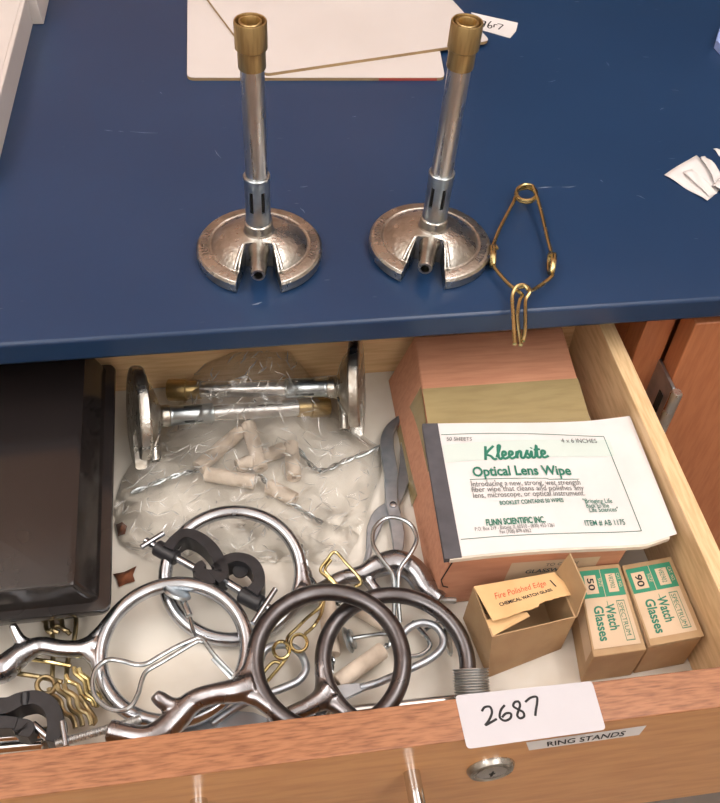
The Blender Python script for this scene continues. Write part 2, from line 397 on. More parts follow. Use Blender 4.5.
# cam lock
lk = V((0.1211, YF0, -0.0757))
bm = B(); lathe(bm, [(0, 0), (0.0125, 0), (0.0125, 0.0008), (0.0112, 0.0030), (0.0100, 0.0034), (0.0088, 0.0024), (0, 0.0024)], 36, frame(lk, (0, -1, 0)))
lo = obj('lock', bm, 'nickel', dw, label='round nickel cam lock in the drawer front')
bm = B(); lathe(bm, [(0, 0.0024), (0.0078, 0.0024), (0.0078, 0.0031), (0.0070, 0.0035), (0, 0.0035)], 30, frame(lk, (0, -1, 0))); obj('lock_cylinder', bm, 'chrome', lo)
bm = B(); box(bm, (lk.x - 0.0006, YF0 - 0.00365, lk.z - 0.0032), (lk.x + 0.0006, YF0 - 0.0034, lk.z + 0.0032)); box(bm, (lk.x - 0.0016, YF0 - 0.0036, lk.z - 0.0008), (lk.x + 0.0016, YF0 - 0.0034, lk.z + 0.0008)); obj('keyhole', bm, 'shadow', lo)
# RING STANDS sticker on the front
Sr = bilinear(PY(529, 750, YF0), PY(639, 734.5, YF0), PY(646.5, 725, YF0), PY(526, 742, YF0))
sb = patch(B(), Sr, 0, 0, 1, 1, 0.0002, 8, 2); so = obj('sticker', sb, 'paper', dw, label='white sticker reading RING STANDS')
Wr, Hr = 0.060, 0.0095
obj('printed_text', text(B(), 'RING STANDS', Sr, Wr, Hr, 0.16, 0.22, 0.0072, 0.0004, bold=0.015, fit=0.041), 'ink', so)

# ------------------------------------------------------------------ gas burners
def burner(name, loc, label, rot, s=1.0, group=None, letters=True):
    t = thing(name, loc, label, 'gas burner', group, rot)
    mw = Matrix.Translation(loc) @ (rot.to_4x4() if rot else Matrix.Identity(4)) @ Matrix.Scale(s, 4)
    bm = B()
    lathe(bm, [(0, 0), (0.0382, 0), (0.0394, 0.0012), (0.0398, 0.003), (0.0396, 0.0070), (0.0384, 0.0086), (0.0372, 0.0090), (0.0322, 0.0096), (0.0312, 0.0092), (0.0302, 0.0094), (0.0285, 0.0112), (0.024, 0.0145), (0.018, 0.0172), (0.0125, 0.0188), (0.0096, 0.0200), (0.0088, 0.0215), (0.0088, 0.0268), (0.0080, 0.0275), (0, 0.0275)], 72)
    ct = B(); prism(ct, [(-0.0085, -0.0110), (0.0085, -0.0110), (0.0165, -0.05), (-0.0165, -0.05)], -0.005, 0.03)
    prism(ct, [(-0.0125, -0.0085), (0.0125, -0.0085), (0.0135, -0.018), (-0.0135, -0.018)], -0.005, -0.004)
    bm = bool_cut(bm, ct)
    for v in bm.verts: v.co = mw @ v.co
    ob = obj('base', bm, 'nickel', t, ang=0.45, bevel=0.0007 * s)
    # raised rim bordering the notch
    bm = B()
    for sx in (-1, 1):
        sweep(bm, [mw @ V(p) for p in spline([(sx * 0.0098, -0.0115, 0.0180), (sx * 0.0125, -0.020, 0.0152), (sx * 0.0145, -0.0275, 0.0115)], 5)], 0.0011 * s, seg=8)
    obj('notch_rib', bm, 'nickel', ob)
    if letters:
        def arc(a0, r0):
            def S(u, v, h=0):
                a = a0 - u; r = r0 + v
                return mw @ V((r * math.cos(a), r * math.sin(a), 0.0095 + h - v * 0.11))
            return S
        bm = B()
        text(bm, 'NATURAL', arc(PI + 0.30, 0.0329), 0.035, 1, 0, 0, 0.0056, 0.0005, bold=0.03)
        obj('cast_lettering', bm, 'silver', ob); bm = B()
        text(bm, 'HUMBOLDT', arc(0.42, 0.0326), 0.035, 1, 0, 0, 0.0056, 0.0005, bold=0.03)
        obj('cast_lettering', bm, 'silver', ob)
    # gas inlet nozzle
    bm = B()
    prof = [(0, 0), (0.0072, 0), (0.0070, 0.009), (0.0062, 0.013)]
    for k in range(4): prof += [(0.0061 - k * 0.0003, 0.0140 + k * 0.0042), (0.0054 - k * 0.0003, 0.0170 + k * 0.0042)]
    prof += [(0.0047, 0.0315), (0.0042, 0.0335), (0.0028, 0.0336), (0.0026, 0.0260), (0, 0.0260)]
    lathe(bm, prof, 24, mw @ frame((0, -0.0015, 0.0125), (0, -1, 0.02)))
    bi = obj('gas_inlet', bm, 'nickel', t)
    bm = B(); lathe(bm, [(0, 0.0262), (0.0025, 0.0262), (0.0025, 0.0266), (0, 0.0266)], 16, mw @ frame((0, -0.0015, 0.0125), (0, -1, 0.02))); obj('inlet_bore', bm, 'shadow', bi)
    # air collar with slots
    bm = B(); lathe(bm, [(0.0067, 0.0272), (0.0079, 0.0272), (0.0081, 0.0282), (0.0080, 0.0298), (0.0077, 0.0304), (0.0077, 0.0570), (0.0081, 0.0580), (0.0081, 0.0605), (0.0076, 0.0610), (0.0067, 0.0610)], 40)
    ct = B()
    for a in (-0.95, 0.95, 2.2, -2.2):
        box(ct, (-0.0011, -0.012, 0.038), (0.0011, -0.003, 0.0525), Matrix.Rotation(a * 0.5 if abs(a) < 1 else a, 4, 'Z'))
    bm = bool_cut(bm, ct)
    for v in bm.verts: v.co = mw @ v.co
    co = obj('air_collar', bm, 'collar', t, ang=0.5)
    bm = B(); lathe(bm, [(0, 0.0276), (0.0064, 0.0276), (0.0064, 0.0605), (0, 0.0605)], 24, mw); obj('collar_core', bm, 'shadow', co)
    bm = B(); lathe(bm, [(0, 0.0606), (0.0066, 0.0606), (0.0066, 0.1335), (0, 0.1335)], 36, mw); obj('barrel', bm, 'zinc', t)
    bm = B(); lathe(bm, [(0.0062, 0.1300), (0.0074, 0.1300), (0.0076, 0.1307), (0.0076, 0.1405), (0.0088, 0.1416), (0.0088, 0.1560), (0.0085, 0.1566), (0.0078, 0.1566), (0.0075, 0.1560), (0.0075, 0.1450), (0, 0.1450)], 44, mw)
    cp = obj('brass_cap', bm, 'brass', t, label='brass burner cap')
    bm = B(); lathe(bm, [(0.0044, 0.1452), (0.0062, 0.1452), (0.0062, 0.1560), (0.0059, 0.1564), (0.0052, 0.1564), (0.0049, 0.1558), (0.0044, 0.15)], 36, mw); obj('flame_ring', bm, 'brass', cp)
    bm = B(); lathe(bm, [(0, 0.1454), (0.0044, 0.1454), (0.0044, 0.1458), (0, 0.1458)], 24, mw); obj('burner_bore', bm, 'bore', cp)
    return t
burner('gas_burner', P(260, 255, 0), 'upright metal gas burner with brass cap on the blue worktop, left of the two standing', Matrix.Rotation(-0.10, 3, 'Z') @ Matrix.Rotation(-0.012, 3, 'Y'), 1.02, group='upright gas burners')
burner('gas_burner', P(429, 250, 0), 'upright metal gas burner standing on the blue worktop beside the brass wire clamp', Matrix.Rotation(-0.32, 3, 'Z') @ Matrix.Rotation(0.022, 3, 'Y'), 1.02, group='upright gas burners')
def lying(a, b, roll):                            # local z from a towards b, notch turned by roll
    d = (V(b) - V(a)).normalized(); x = V((0, 0, 1)).cross(d).normalized(); y = d.cross(x)
    return Matrix((x, y, d)).transposed() @ Matrix.Rotation(roll, 3, 'Z')
S_ = 0.86
a1, c1 = P(133, 418, -0.0757), P(326, 406, -0.0985)
burner('gas_burner', a1, 'gas burner lying in the drawer, round base against the black case', lying(a1, c1, -PI * 0.36), S_, 'gas burners lying in the drawer', False)
a2, c2 = P(362, 387, -0.0757), P(168, 390, -0.0925)
burner('gas_burner', a2, 'gas burner lying at the back of the drawer, round base near the reddish cardboard box', lying(a2, c2, PI * 0.36), S_, 'gas burners lying in the drawer', False)

# ------------------------------------------------------------------ things on the worktop
def rounded(poly, r, n=5):
    out = []; N = len(poly)
    for i in range(N):
        p, a, b = V(poly[i]), V(poly[i - 1]), V(poly[(i + 1) % N])
        da, db = (a - p).normalized(), (b - p).normalized()
        s = p + da * r; e = p + db * r
        for k in range(n + 1):
            t = k / n; out.append((s * (1 - t) + p * t) * (1 - t) + (p * (1 - t) + e * t) * t)
    return out
def flatpoly(pxs, z): return [P(x, y, z).to_2d().to_3d() for x, y in pxs]
def board(pxs, z0, z1, label, red=None, rr=0.006):
    base = flatpoly(pxs, z1); pl = rounded(base, rr)
    c = sum(base, V()) / len(base)
    t = thing('white_board', (c.x, c.y, z0), label, 'board', 'white boards on the worktop')
    obj('board_core', prism(B(), pl, z0, z1 - 0.0004), 'boardedge', t, ang=0.4)
    obj('board_face', prism(B(), pl, z1 - 0.0004, z1), 'board', t, ang=0.4)
    return t
def extend(p, q, k): return (p[0] + (q[0] - p[0]) * k, p[1] + (q[1] - p[1]) * k)
b0 = board([(187, 77.5), (445, 77.5), extend((445, 78), (438, 40), 3.0), extend((187, 78), (187.5, 0), 1.6)], 0.0, 0.0028, 'white board lying flat on the worktop, lower of the two, under the other board')
bm = B(); q0, q1 = P(379, 77.5, 0.0028), P(437, 77.5, 0.0028); dy = V((0, -0.0004, 0)); e_ = V((0, 0.0006, 0)); z0 = V((0, 0, -0.0026)); z1 = V((0, 0, -0.0006))
hexa(bm, [q0 + dy + z0, q1 + dy + z0, q1 + e_ + z0, q0 + e_ + z0, q0 + dy + z1, q1 + dy + z1, q1 + e_ + z1, q0 + e_ + z1]); obj('red_edge', bm, 'rededge', b0, label='red stretch of the board edge')
board([(264, 73.5), (490, 40.5), (421, -34), (180, -38)], 0.0029, 0.0057, 'white board lying askew on top of the other white board')
pk = [(471, 12.5), (518, 23), (516, 31), (510, 38), (478, 29)]
tg = thing('paper_tag', P(494, 25, 0), 'small white paper tag with handwritten digits beside the white boards', 'tag')
obj('card', prism(B(), flatpoly(pk, 0.0003), 0.0001, 0.0005), 'paper', tg)
def pxs(pts, z, ox=0, oy=0, sc=1.0): return [P(ox + x / sc, oy + y / sc, z) for x, y in pts]
ZT2 = 0.0006
bm = B()
strokes(bm, [pxs(l, ZT2, 400, 0, 5.54) for l in ([(448, 122), (462, 116), (474, 120), (470, 132), (456, 134), (452, 126)], [(472, 120), (470, 134), (462, 150)],
    [(505, 118), (492, 132), (486, 148), (496, 156), (508, 150), (504, 140), (490, 144)], [(520, 150), (524, 136), (540, 138)], [(540, 130), (570, 138), (558, 150), (546, 162)])], 0.0006)
obj('handwriting', bm, 'ink', tg)

# white plastic tray at the left edge of the worktop
tr = thing('plastic_tray', (-0.2, 0.75, 0), 'off white plastic tray at the left edge of the blue worktop', 'tray')
A0, A1 = P(-6, 185, 0), P(33, 25, 0)              # bottom edge of its near side
dx = (A1 - A0)
out = V((-dx.y, dx.x, 0)).normalized(); hgt = V((0, 0, 0.026))
bm = B(); hexa(bm, [A0, A1, A1 + out * 0.004, A0 + out * 0.004, A0 + hgt, A1 + hgt, A1 + hgt + out * 0.004, A0 + hgt + out * 0.004]); obj('tray_wall', bm, 'tray', tr, bevel=0.0008)
bm = B(); A2 = A1 + out * 0.20; A3 = A0 + out * 0.20; q = out * 0.0042
hexa(bm, [A0 + q, A1 + q, A2, A3, A0 + hgt * 0.88 + q, A1 + hgt * 0.88 + q, A2 + hgt * 0.88, A3 + hgt * 0.88]); obj('tray_bed', bm, 'tray', tr, bevel=0.0008)
bm = B(); u = dx.normalized()
C0 = A1 + u * 0.0005
hexa(bm, [C0 - out * 0.009, C0 - out * 0.0085 + u * 0.11, C0 + out * 0.02 + u * 0.11, C0 + out * 0.010, C0 - out * 0.004 + hgt * 1.9, C0 - out * 0.003 + u * 0.11 + hgt * 1.9, C0 + out * 0.02 + u * 0.11 + hgt * 1.9, C0 + out * 0.010 + hgt * 1.9]); obj('corner_post', bm, 'tray', tr, bevel=0.001)
bm = B(); box(bm, (-0.20, 0.842, 0.0232), (-0.148, 0.93, 0.036)); obj('raised_block', bm, 'tray', tr, bevel=0.001)

# torn paper scraps at the right edge
def scrap(pxz, label, lift):
    bm = B(); n = len(pxz)
    pts = [P(x, y, z) for x, y, z in pxz]
    o = obj('paper_scrap', B(), 'paper')
    bm = B()
    if n == 4:
        S = bilinear(*pts); nu = 8
        g = [[None] * 9 for _ in range(9)]
        for s in (0, 1):
            pass
        top = [[bm.verts.new(S(i / 8, j / 8, 0.0006 * math.sin(i * 1.1 + j * 0.6) + 0.0004 + lift * math.sin(PI * i / 8))) for j in range(9)] for i in range(9)]
        for i in range(8):
            for j in range(8): bm.faces.new((top[i][j], top[i + 1][j], top[i + 1][j + 1], top[i][j + 1]))
    bm.to_mesh(o.data); bm.free(); sharpen(o.data)
    so_ = o.modifiers.new('thick', 'SOLIDIFY'); so_.thickness = 0.00025; so_.offset = 1
    c = sum(pts, V()) / n; root_single(o, V((c.x, c.y, 0.0)))
    return tag(o, label, 'paper', 'paper scraps at the right edge')
scrap([(664, 175.5, 0.0003), (707, 201.5, 0.0003), (724, 186, 0.0003), (696.5, 155, 0.0003)], 'flat white paper scrap, lowest in the little pile at the right edge', 0)
scrap([(683, 173, 0.0010), (708, 197, 0.0010), (717, 194, 0.0016), (692, 169, 0.0045)], 'narrow curled white strip lying lengthwise on the flat paper scrap', 0.0015)
scrap([(701, 158, 0.0012), (714, 184, 0.0012), (722, 178, 0.0012), (705, 156, 0.004)], 'curled white paper strip leaning on the far side of the scrap pile', 0.003)
scrap([(711, 188, 0.0012), (721, 193, 0.0012), (730, 182, 0.0012), (718, 180, 0.0012)], 'small crumpled white scrap at the frame edge beside the flat scrap', 0.003)
scrap([(713, 149.5, 0.0003), (724, 161, 0.0003), (740, 158, 0.0003), (722, 150, 0.0003)], 'pointed white paper sliver on the bare worktop behind the scrap pile', 0)
bm = B(); prism(bm, flatpoly([(715, 44), (719, 30), (760, 20), (760, 75), (722, 52)], 0.004), 0.0001, 0.008)
tag(root_single(obj('blue_card', bm, 'bluepaper', bevel=0.0005), P(740, 45, 0)), 'pale blue card just entering at the right edge of the worktop', 'card')

# ------------------------------------------------------------------ spring wire clamps (brass)
def wire_clamp(name, tf, label, material='goldwire', group=None, r=0.0013):
    # drawn flat in the pixels of the one on the worktop (z in metres above its plane), carried elsewhere by tf
    c0 = P(523, 262, 0.006)
    def L(x, y, z=0.0):
        q = P(x, y, 0.006) - c0; q.z = z; return tf @ q
    base = tf @ V((0, 0, -0.006))
    t = thing(name, base, label, 'wire clamp', group)
    bm = B()
    coil = []
    for k in range(41):                            # spring coil of two turns at the top
        a = 0.5 * PI + 0.9 - 2 * PI * 2.25 * k / 40
        coil.append((525.5 + 10.2 * math.cos(a), 197 - 7.6 * math.sin(a), 0.001 + 0.0032 * k / 40))
    left = [(492.5, 247, 0.0), (499, 230, 0.0), (509, 211, 0.0005), (514, 202, 0.001)]
    right = [(536, 201, 0.004), (541.5, 218, 0.002), (547.5, 240, 0.0005), (551, 252, 0.0)]
    sweep(bm, [L(*p) for p in spline(left, 5)][:-1] + [L(*p) for p in coil] + [L(*p) for p in spline(right, 5)][1:], r, seg=8)
    obj('spring_coil', bm, material, t)
    for cx_, cy_, sx in ((493, 256, 1), (551.5, 263.5, -1)):
        bm = B(); pts = []
        for k in range(37):                        # finger loop: small coil standing on edge
            a = 2 * PI * 2.2 * k / 36
            pts.append(L(cx_ - 2.6 * sx + 5.2 * sx * k / 36, cy_ - 8.5 * math.cos(a), 0.0045 * math.sin(a)))
        sweep(bm, pts, r, seg=8); obj('finger_loop', bm, material, t)
    bm = B()
    sweep(bm, [L(*p) for p in spline([(494, 264, 0.0), (495.5, 269, 0.0), (508, 284, 0.0005), (517, 292, 0.001), (522, 297, 0.0012), (519, 303, 0.0012), (517.5, 318, 0), (521, 344, -0.001)], 6)], r, seg=8)
    sweep(bm, [L(*p) for p in spline([(552, 272, 0.0), (551.5, 277, 0.0), (538, 288, 0.001), (529, 294, 0.003), (522, 291, 0.005), (515, 293, 0.005), (511.5, 300, 0.003), (513, 318, 0.001), (515, 343, -0.001)], 6)], r, seg=8)
    sweep(bm, [L(*p) for p in spline([(518, 291, 0.003), (526, 291.5, 0.004), (528.5, 297, 0.004), (525, 304, 0.002), (525, 330, 0.001), (523, 341, 0)], 6)], r, seg=8)
    obj('jaw', bm, material, t)
    return t
def place(px, py, z, ang, s=1.0, tilt=0.0, tilty=0.0):
    q = P(px, py, z)
    return Matrix.Translation(q) @ Matrix.Rotation(ang, 4, 'Z') @ Matrix.Rotation(tilt, 4, 'X') @ Matrix.Rotation(tilty, 4, 'Y') @ Matrix.Scale(s, 4)
wire_clamp('wire_clamp', place(523, 262, 0.006, 0), 'brass spring wire clamp lying on the blue worktop, jaws over its front edge')

# ------------------------------------------------------------------ black case
bc = thing('black_case', (-0.19, 0.385, FL), 'large glossy black plastic case filling the left of the drawer', 'case')
XR, Y0, Y1, XL = P(112, 560, -0.076).x, P(60, 613, -0.082).y, 0.478, -0.325
def rect(x0, y0, x1, y1, r): return rounded([(x0, y0, 0), (x1, y0, 0), (x1, y1, 0), (x0, y1, 0)], r, 6)
def loft(bm, rings):
    vs_ = [[bm.verts.new((p.x, p.y, z)) for p in ring] for ring, z in rings]
    n = len(vs_[0]); bm.faces.new(vs_[0][::-1]); bm.faces.new(vs_[-1])
    for a, b in zip(vs_, vs_[1:]):
        for i in range(n): bm.faces.new((a[i], a[(i + 1) % n], b[(i + 1) % n], b[i]))
    return bm
def inset(d, r): return rect(XL + d, Y0 + d, XR - d, Y1 - min(d, 0.004), r)
def ringat(px, py, z, r, back, left): q = P(px, py, z); return (rect(XL + left, q.y, q.x, Y1 - back, r), z)
bm = loft(B(), [ringat(111, 614, -0.0885, 0.007, 0, 0), ringat(111, 610.5, -0.0775, 0.007, 0, 0), ringat(109.5, 609, -0.0760, 0.006, 0.001, 0.001), ringat(99, 602, -0.0755, 0.005, 0.003, 0.008), ringat(98, 601, -0.0748, 0.005, 0.003, 0.009), ringat(96.5, 600, -0.0735, 0.005, 0.003, 0.010),
    ringat(75, 585, -0.0560, 0.003, 0.004, 0.026), ringat(74, 583.5, -0.0554, 0.003, 0.005, 0.027), ringat(72.5, 582, -0.0552, 0.003, 0.006, 0.028)])
obj('lid', bm, 'blackplastic', bc, ang=0.5)
obj('base_tub', loft(B(), [(inset(0.012, 0.008), FL + 0.0003), (inset(0.008, 0.008), -0.0887)]), 'blackplastic', bc)

# ------------------------------------------------------------------ reddish cardboard box with tape, lens wipe booklet
zb = -0.062
rb = thing('cardboard_box', (0.18, 0.38, FL), 'reddish brown cardboard box with olive tape, under the lens wipe booklet', 'box')
K = [V((0.1175, 0.2865, FL + 0.0003)), V((0.2275, 0.2850, FL + 0.0003)), V((0.2445, 0.474, FL + 0.0003)), V((0.1225, 0.474, FL + 0.0003)),
     P(449, 561, zb), V((0.2300, 0.2837, zb)), V((0.2450, 0.470, zb)), V((0.1368, 0.470, zb))]
obj('carton', hexa(B(), K), 'boxred', rb, bevel=0.0012)
Sleft = bilinear(K[3], K[0], K[4], K[7]); Stop = bilinear(K[4], K[5], K[6], K[7]); Sfront = bilinear(K[0], K[1], K[5], K[4])
def vtop(px): return (P(*px, zb).y - K[4].y) / (K[7].y - K[4].y)
t0, t1 = vtop((430, 436)), vtop((424, 389))
bm = B(); patch(bm, Stop, 0, t0, 1, t1, 0.0003, 12, 6)
patch(bm, Sleft, 1 - t1 - 0.01, 0.02, 1 - t0 + 0.12, 1, 0.0010, 6, 10)
obj('packing_tape', bm, 'tape', rb, label='olive brown packing tape around the box')
bm = B(); patch(bm, Sfront, 0.36, 0.30, 0.86, 0.86, 0.0004); fl_ = obj('front_label', bm, 'cream', rb)
bm = B(); text(bm, 'GLASSWARE', Sfront, 0.11, 0.048, 0.46, 0.60, 0.0055, 0.0007, bold=0.02); obj('printed_text', bm, 'slateink', fl_); bm = B(); text(bm, 'TO CLEAN', Sfront, 0.11, 0.048, 0.56, 0.74, 0.0042, 0.0007); obj('printed_text', bm, 'slateink', fl_)
bm = B(); sweep(bm, [Sfront(*q) for q in ((0.02, 0.98, 0.0003), (-0.005, 0.6, 0.0005), (0.02, 0.45, 0.0005), (0.05, 0.42, 0.0005))], 0.0004, seg=6)
obj('seam', bm, 'shadow', rb)

bk = thing('booklet', (0.19, 0.335, zb), 'white Optical Lens Wipe booklet with grey spine lying on the reddish box', 'booklet')
zk = -0.0570
c00, c10, c11, c01 = P(447, 557.5, zk), P(678.5, 540, zk), P(627.5, 413, zk), P(424, 421.5, zk)
Sflat = bilinear(c00, c10, c11, c01)
def Sb(u, v, h=0.0):                               # gently curled cover
    z = 0.0012 * math.sin(u * 5.0 + 0.6) * (0.3 + 0.7 * abs(v - 0.4)) + 0.0030 * max(0, u - 0.72) ** 1.0 * (1 - v) * 2 + 0.0045 * max(0.0, u - 0.8) * v * 2
    edge = 0.0022 * math.sin(u * 3.6 + 0.2)
    p = Sflat(u, v, 0); p.z += z + h
    p.y += 0.0055 * max(0.0, (u - 0.85) / 0.15) * max(0.0, 1 - v / 0.4) - max(0.0, (v - 0.8) / 0.2) ** 1.5 * 0.0068 * max(0.0, math.sin(PI * (0.12 + 0.84 * u))) ** 1.2
    p.y += edge * (1.5 if v > 0.5 else 0.7) * (v if v > 0.5 else 1 - v) - 0.001
    return p
WB, HB = 0.136, 0.0995
def sheet(bm, S, u0, u1, v0, v1, h0, h1, nu=60, nv=24):
    top = [[bm.verts.new(S(u0 + (u1 - u0) * i / nu, v0 + (v1 - v0) * j / nv, h1)) for j in range(nv + 1)] for i in range(nu + 1)]
    bot = [[bm.verts.new(S(u0 + (u1 - u0) * i / nu, v0 + (v1 - v0) * j / nv, h0)) for j in range(nv + 1)] for i in range(nu + 1)]
    for i in range(nu):
        for j in range(nv):
            bm.faces.new((top[i][j], top[i + 1][j], top[i + 1][j + 1], top[i][j + 1])); bm.faces.new((bot[i][j], bot[i][j + 1], bot[i + 1][j + 1], bot[i + 1][j]))
    for i in range(nu):
        bm.faces.new((top[i][0], bot[i][0], bot[i + 1][0], top[i + 1][0])); bm.faces.new((top[i][nv], top[i + 1][nv], bot[i + 1][nv], bot[i][nv]))
    for j in range(nv):
        bm.faces.new((top[0][j], top[0][j + 1], bot[0][j + 1], bot[0][j])); bm.faces.new((top[nu][j], bot[nu][j], bot[nu][j + 1], top[nu][j + 1]))
    return bm
cov = obj('cover', sheet(B(), Sb, 0.055, 1, 0, 1, -0.0002, 0.0), 'paper', bk)
obj('page_block', sheet(B(), Sb, 0.01, 0.965, -0.012, 0.97, -0.0034, -0.0004), 'pages', bk)
def Ssp(u, v, h=0): return Sb(u, v, h) + V((0, 0, 0))
obj('spine', sheet(B(), Ssp, -0.012, 0.061, -0.005, 1.0, -0.0036, 0.0003, 4, 10), 'binding', bk, label='dark grey cloth spine')
bm = B(); patch(bm, Sb, 0.064, 0.66, 0.86, 0.795, 0.0003, 60, 6)
obj('pale_band', bm, 'palegreen', cov)
bm = B()                                           # the thin ruled frame
def rule(u0, v0, u1, v1, hw=0.0002):
    n = 40; sweep(bm, [Sb(u0 + (u1 - u0) * k / n, v0 + (v1 - v0) * k / n, 0.0004) for k in range(n + 1)], hw, seg=4)
rule(0.068, 0.885, 0.84, 0.825); rule(0.84, 0.825, 0.853, 0.09); rule(0.853, 0.09, 0.07, 0.111); rule(0.16, 0.522, 0.656, 0.491)
obj('ruled_frame', bm, 'teal', cov)
bm = B()
T = lambda body, u, v, size, **k: text(bm, body, Sb, WB, HB, u, v, size, 0.0007, **k)
# brush script heading drawn as strokes
def scr(u, v, k=1.0):                              # letter box units to cover (1 unit = 10 mm high)
    return lambda pts: [Sb(u + x * 0.0092 / WB, v + y * 0.0100 / HB, 0.0006) for x, y in pts]
sm = scr(0.245, 0.655)
kl = [[(0.25, 1.0), (0.08, 0.0)], [(0.75, 1.0), (0.2, 0.45), (0.45, 0.25), (0.62, 0.0), (0.78, 0.05)], [(0.80, 0.15), (1.08, 0.75), (1.15, 1.0), (1.02, 0.95), (0.92, 0.2), (1.0, 0.0), (1.15, 0.1)]]
def e_at(x): return [(x, 0.22), (x + 0.22, 0.3), (x + 0.25, 0.5), (x + 0.1, 0.52), (x + 0.02, 0.25), (x + 0.12, 0.0), (x + 0.42, 0.12)]
kl += [e_at(1.15), e_at(1.57)]
kl += [[(2.0, 0.12), (2.12, 0.52), (2.04, 0.0)], [(2.06, 0.2), (2.25, 0.52), (2.36, 0.45), (2.3, 0.08), (2.42, 0.0), (2.55, 0.12)]]
kl += [[(2.55, 0.12), (2.78, 0.58), (2.74, 0.35), (2.86, 0.12), (2.72, 0.0), (2.62, 0.08)], [(2.86, 0.08), (3.02, 0.5), (2.98, 0.08), (3.08, 0.0), (3.2, 0.12)], [(3.05, 0.72), (3.08, 0.76)]]
kl += [[(3.2, 0.12), (3.42, 0.95), (3.32, 0.15), (3.42, 0.0), (3.56, 0.1)], [(3.2, 0.6), (3.58, 0.64)], e_at(3.58)]
bm2 = B(); strokes(bm2, [sm([(x * 1.12, y) for x, y in l]) for l in kl], 0.00085); obj('script_heading', bm2, 'greentext', cov)
def TF(body, a, b, size, **k):                     # text from uv a to uv b
    d = V(((b[0] - a[0]) * WB, (b[1] - a[1]) * HB)); T(body, a[0], a[1], size, fit=d.length, rot=math.atan2(d.y, d.x), **k)
TF('Optical Lens Wipe', (0.177, 0.540), (0.629, 0.519), 0.0098, bold=0.025)
obj('printed_heading', bm, 'greentext', cov)
bm = B(); TF('FLINN SCIENTIFIC INC.', (0.189, 0.186), (0.45, 0.181), 0.0062, bold=0.03); obj('printed_name', bm, 'greentext', cov)
for lines, ink in (((('50 SHEETS', (0.087, 0.825), (0.207, 0.805), 0.0046, 0), ('4 x 6 INCHES', (0.63, 0.770), (0.798, 0.768), 0.0050, 0)), 'greyink'),
    ((('Introducing a new, strong, wet strength', (0.158, 0.474), (0.655, 0.446), 0.0056, 0), ('fiber wipe that cleans and polishes any', (0.156, 0.433), (0.663, 0.404), 0.0056, 0), ('lens, microscope, or optical instrument.', (0.157, 0.390), (0.660, 0.364), 0.0056, 0)), 'greyink'),
    ((('P.O. Box 219 - Batavia, IL 60510 - (800) 452-1261', (0.136, 0.156), (0.483, 0.146), 0.0038, 0), ('Fax (708) 879-6962', (0.239, 0.124), (0.376, 0.118), 0.0036, 0)), 'greyink'),
    ((('BOOKLET CONTAINS 50 WIPES', (0.268, 0.325), (0.555, 0.322), 0.0042, 0.02),), 'teal'),
    ((('"Bringing Life', (0.639, 0.309), (0.771, 0.301), 0.0046, 0.01), ('Back to the', (0.647, 0.274), (0.750, 0.268), 0.0046, 0.01), ('Life Sciences"', (0.655, 0.241), (0.785, 0.237), 0.0046, 0.01), ('ITEM # AB 1175', (0.617, 0.145), (0.794, 0.139), 0.0056, 0.01)), 'teal')):
    if 'Intro' in lines[0][0]:
        bm = B()
        for body, a, b, size, bold in lines: TF(body, a, b, size, bold=bold)
        obj('printed_text', bm, ink, cov); continue
    for body, a, b, size, bold in lines:
        bm = B(); TF(body, a, b, size, bold=bold); obj('printed_text', bm, ink, cov)

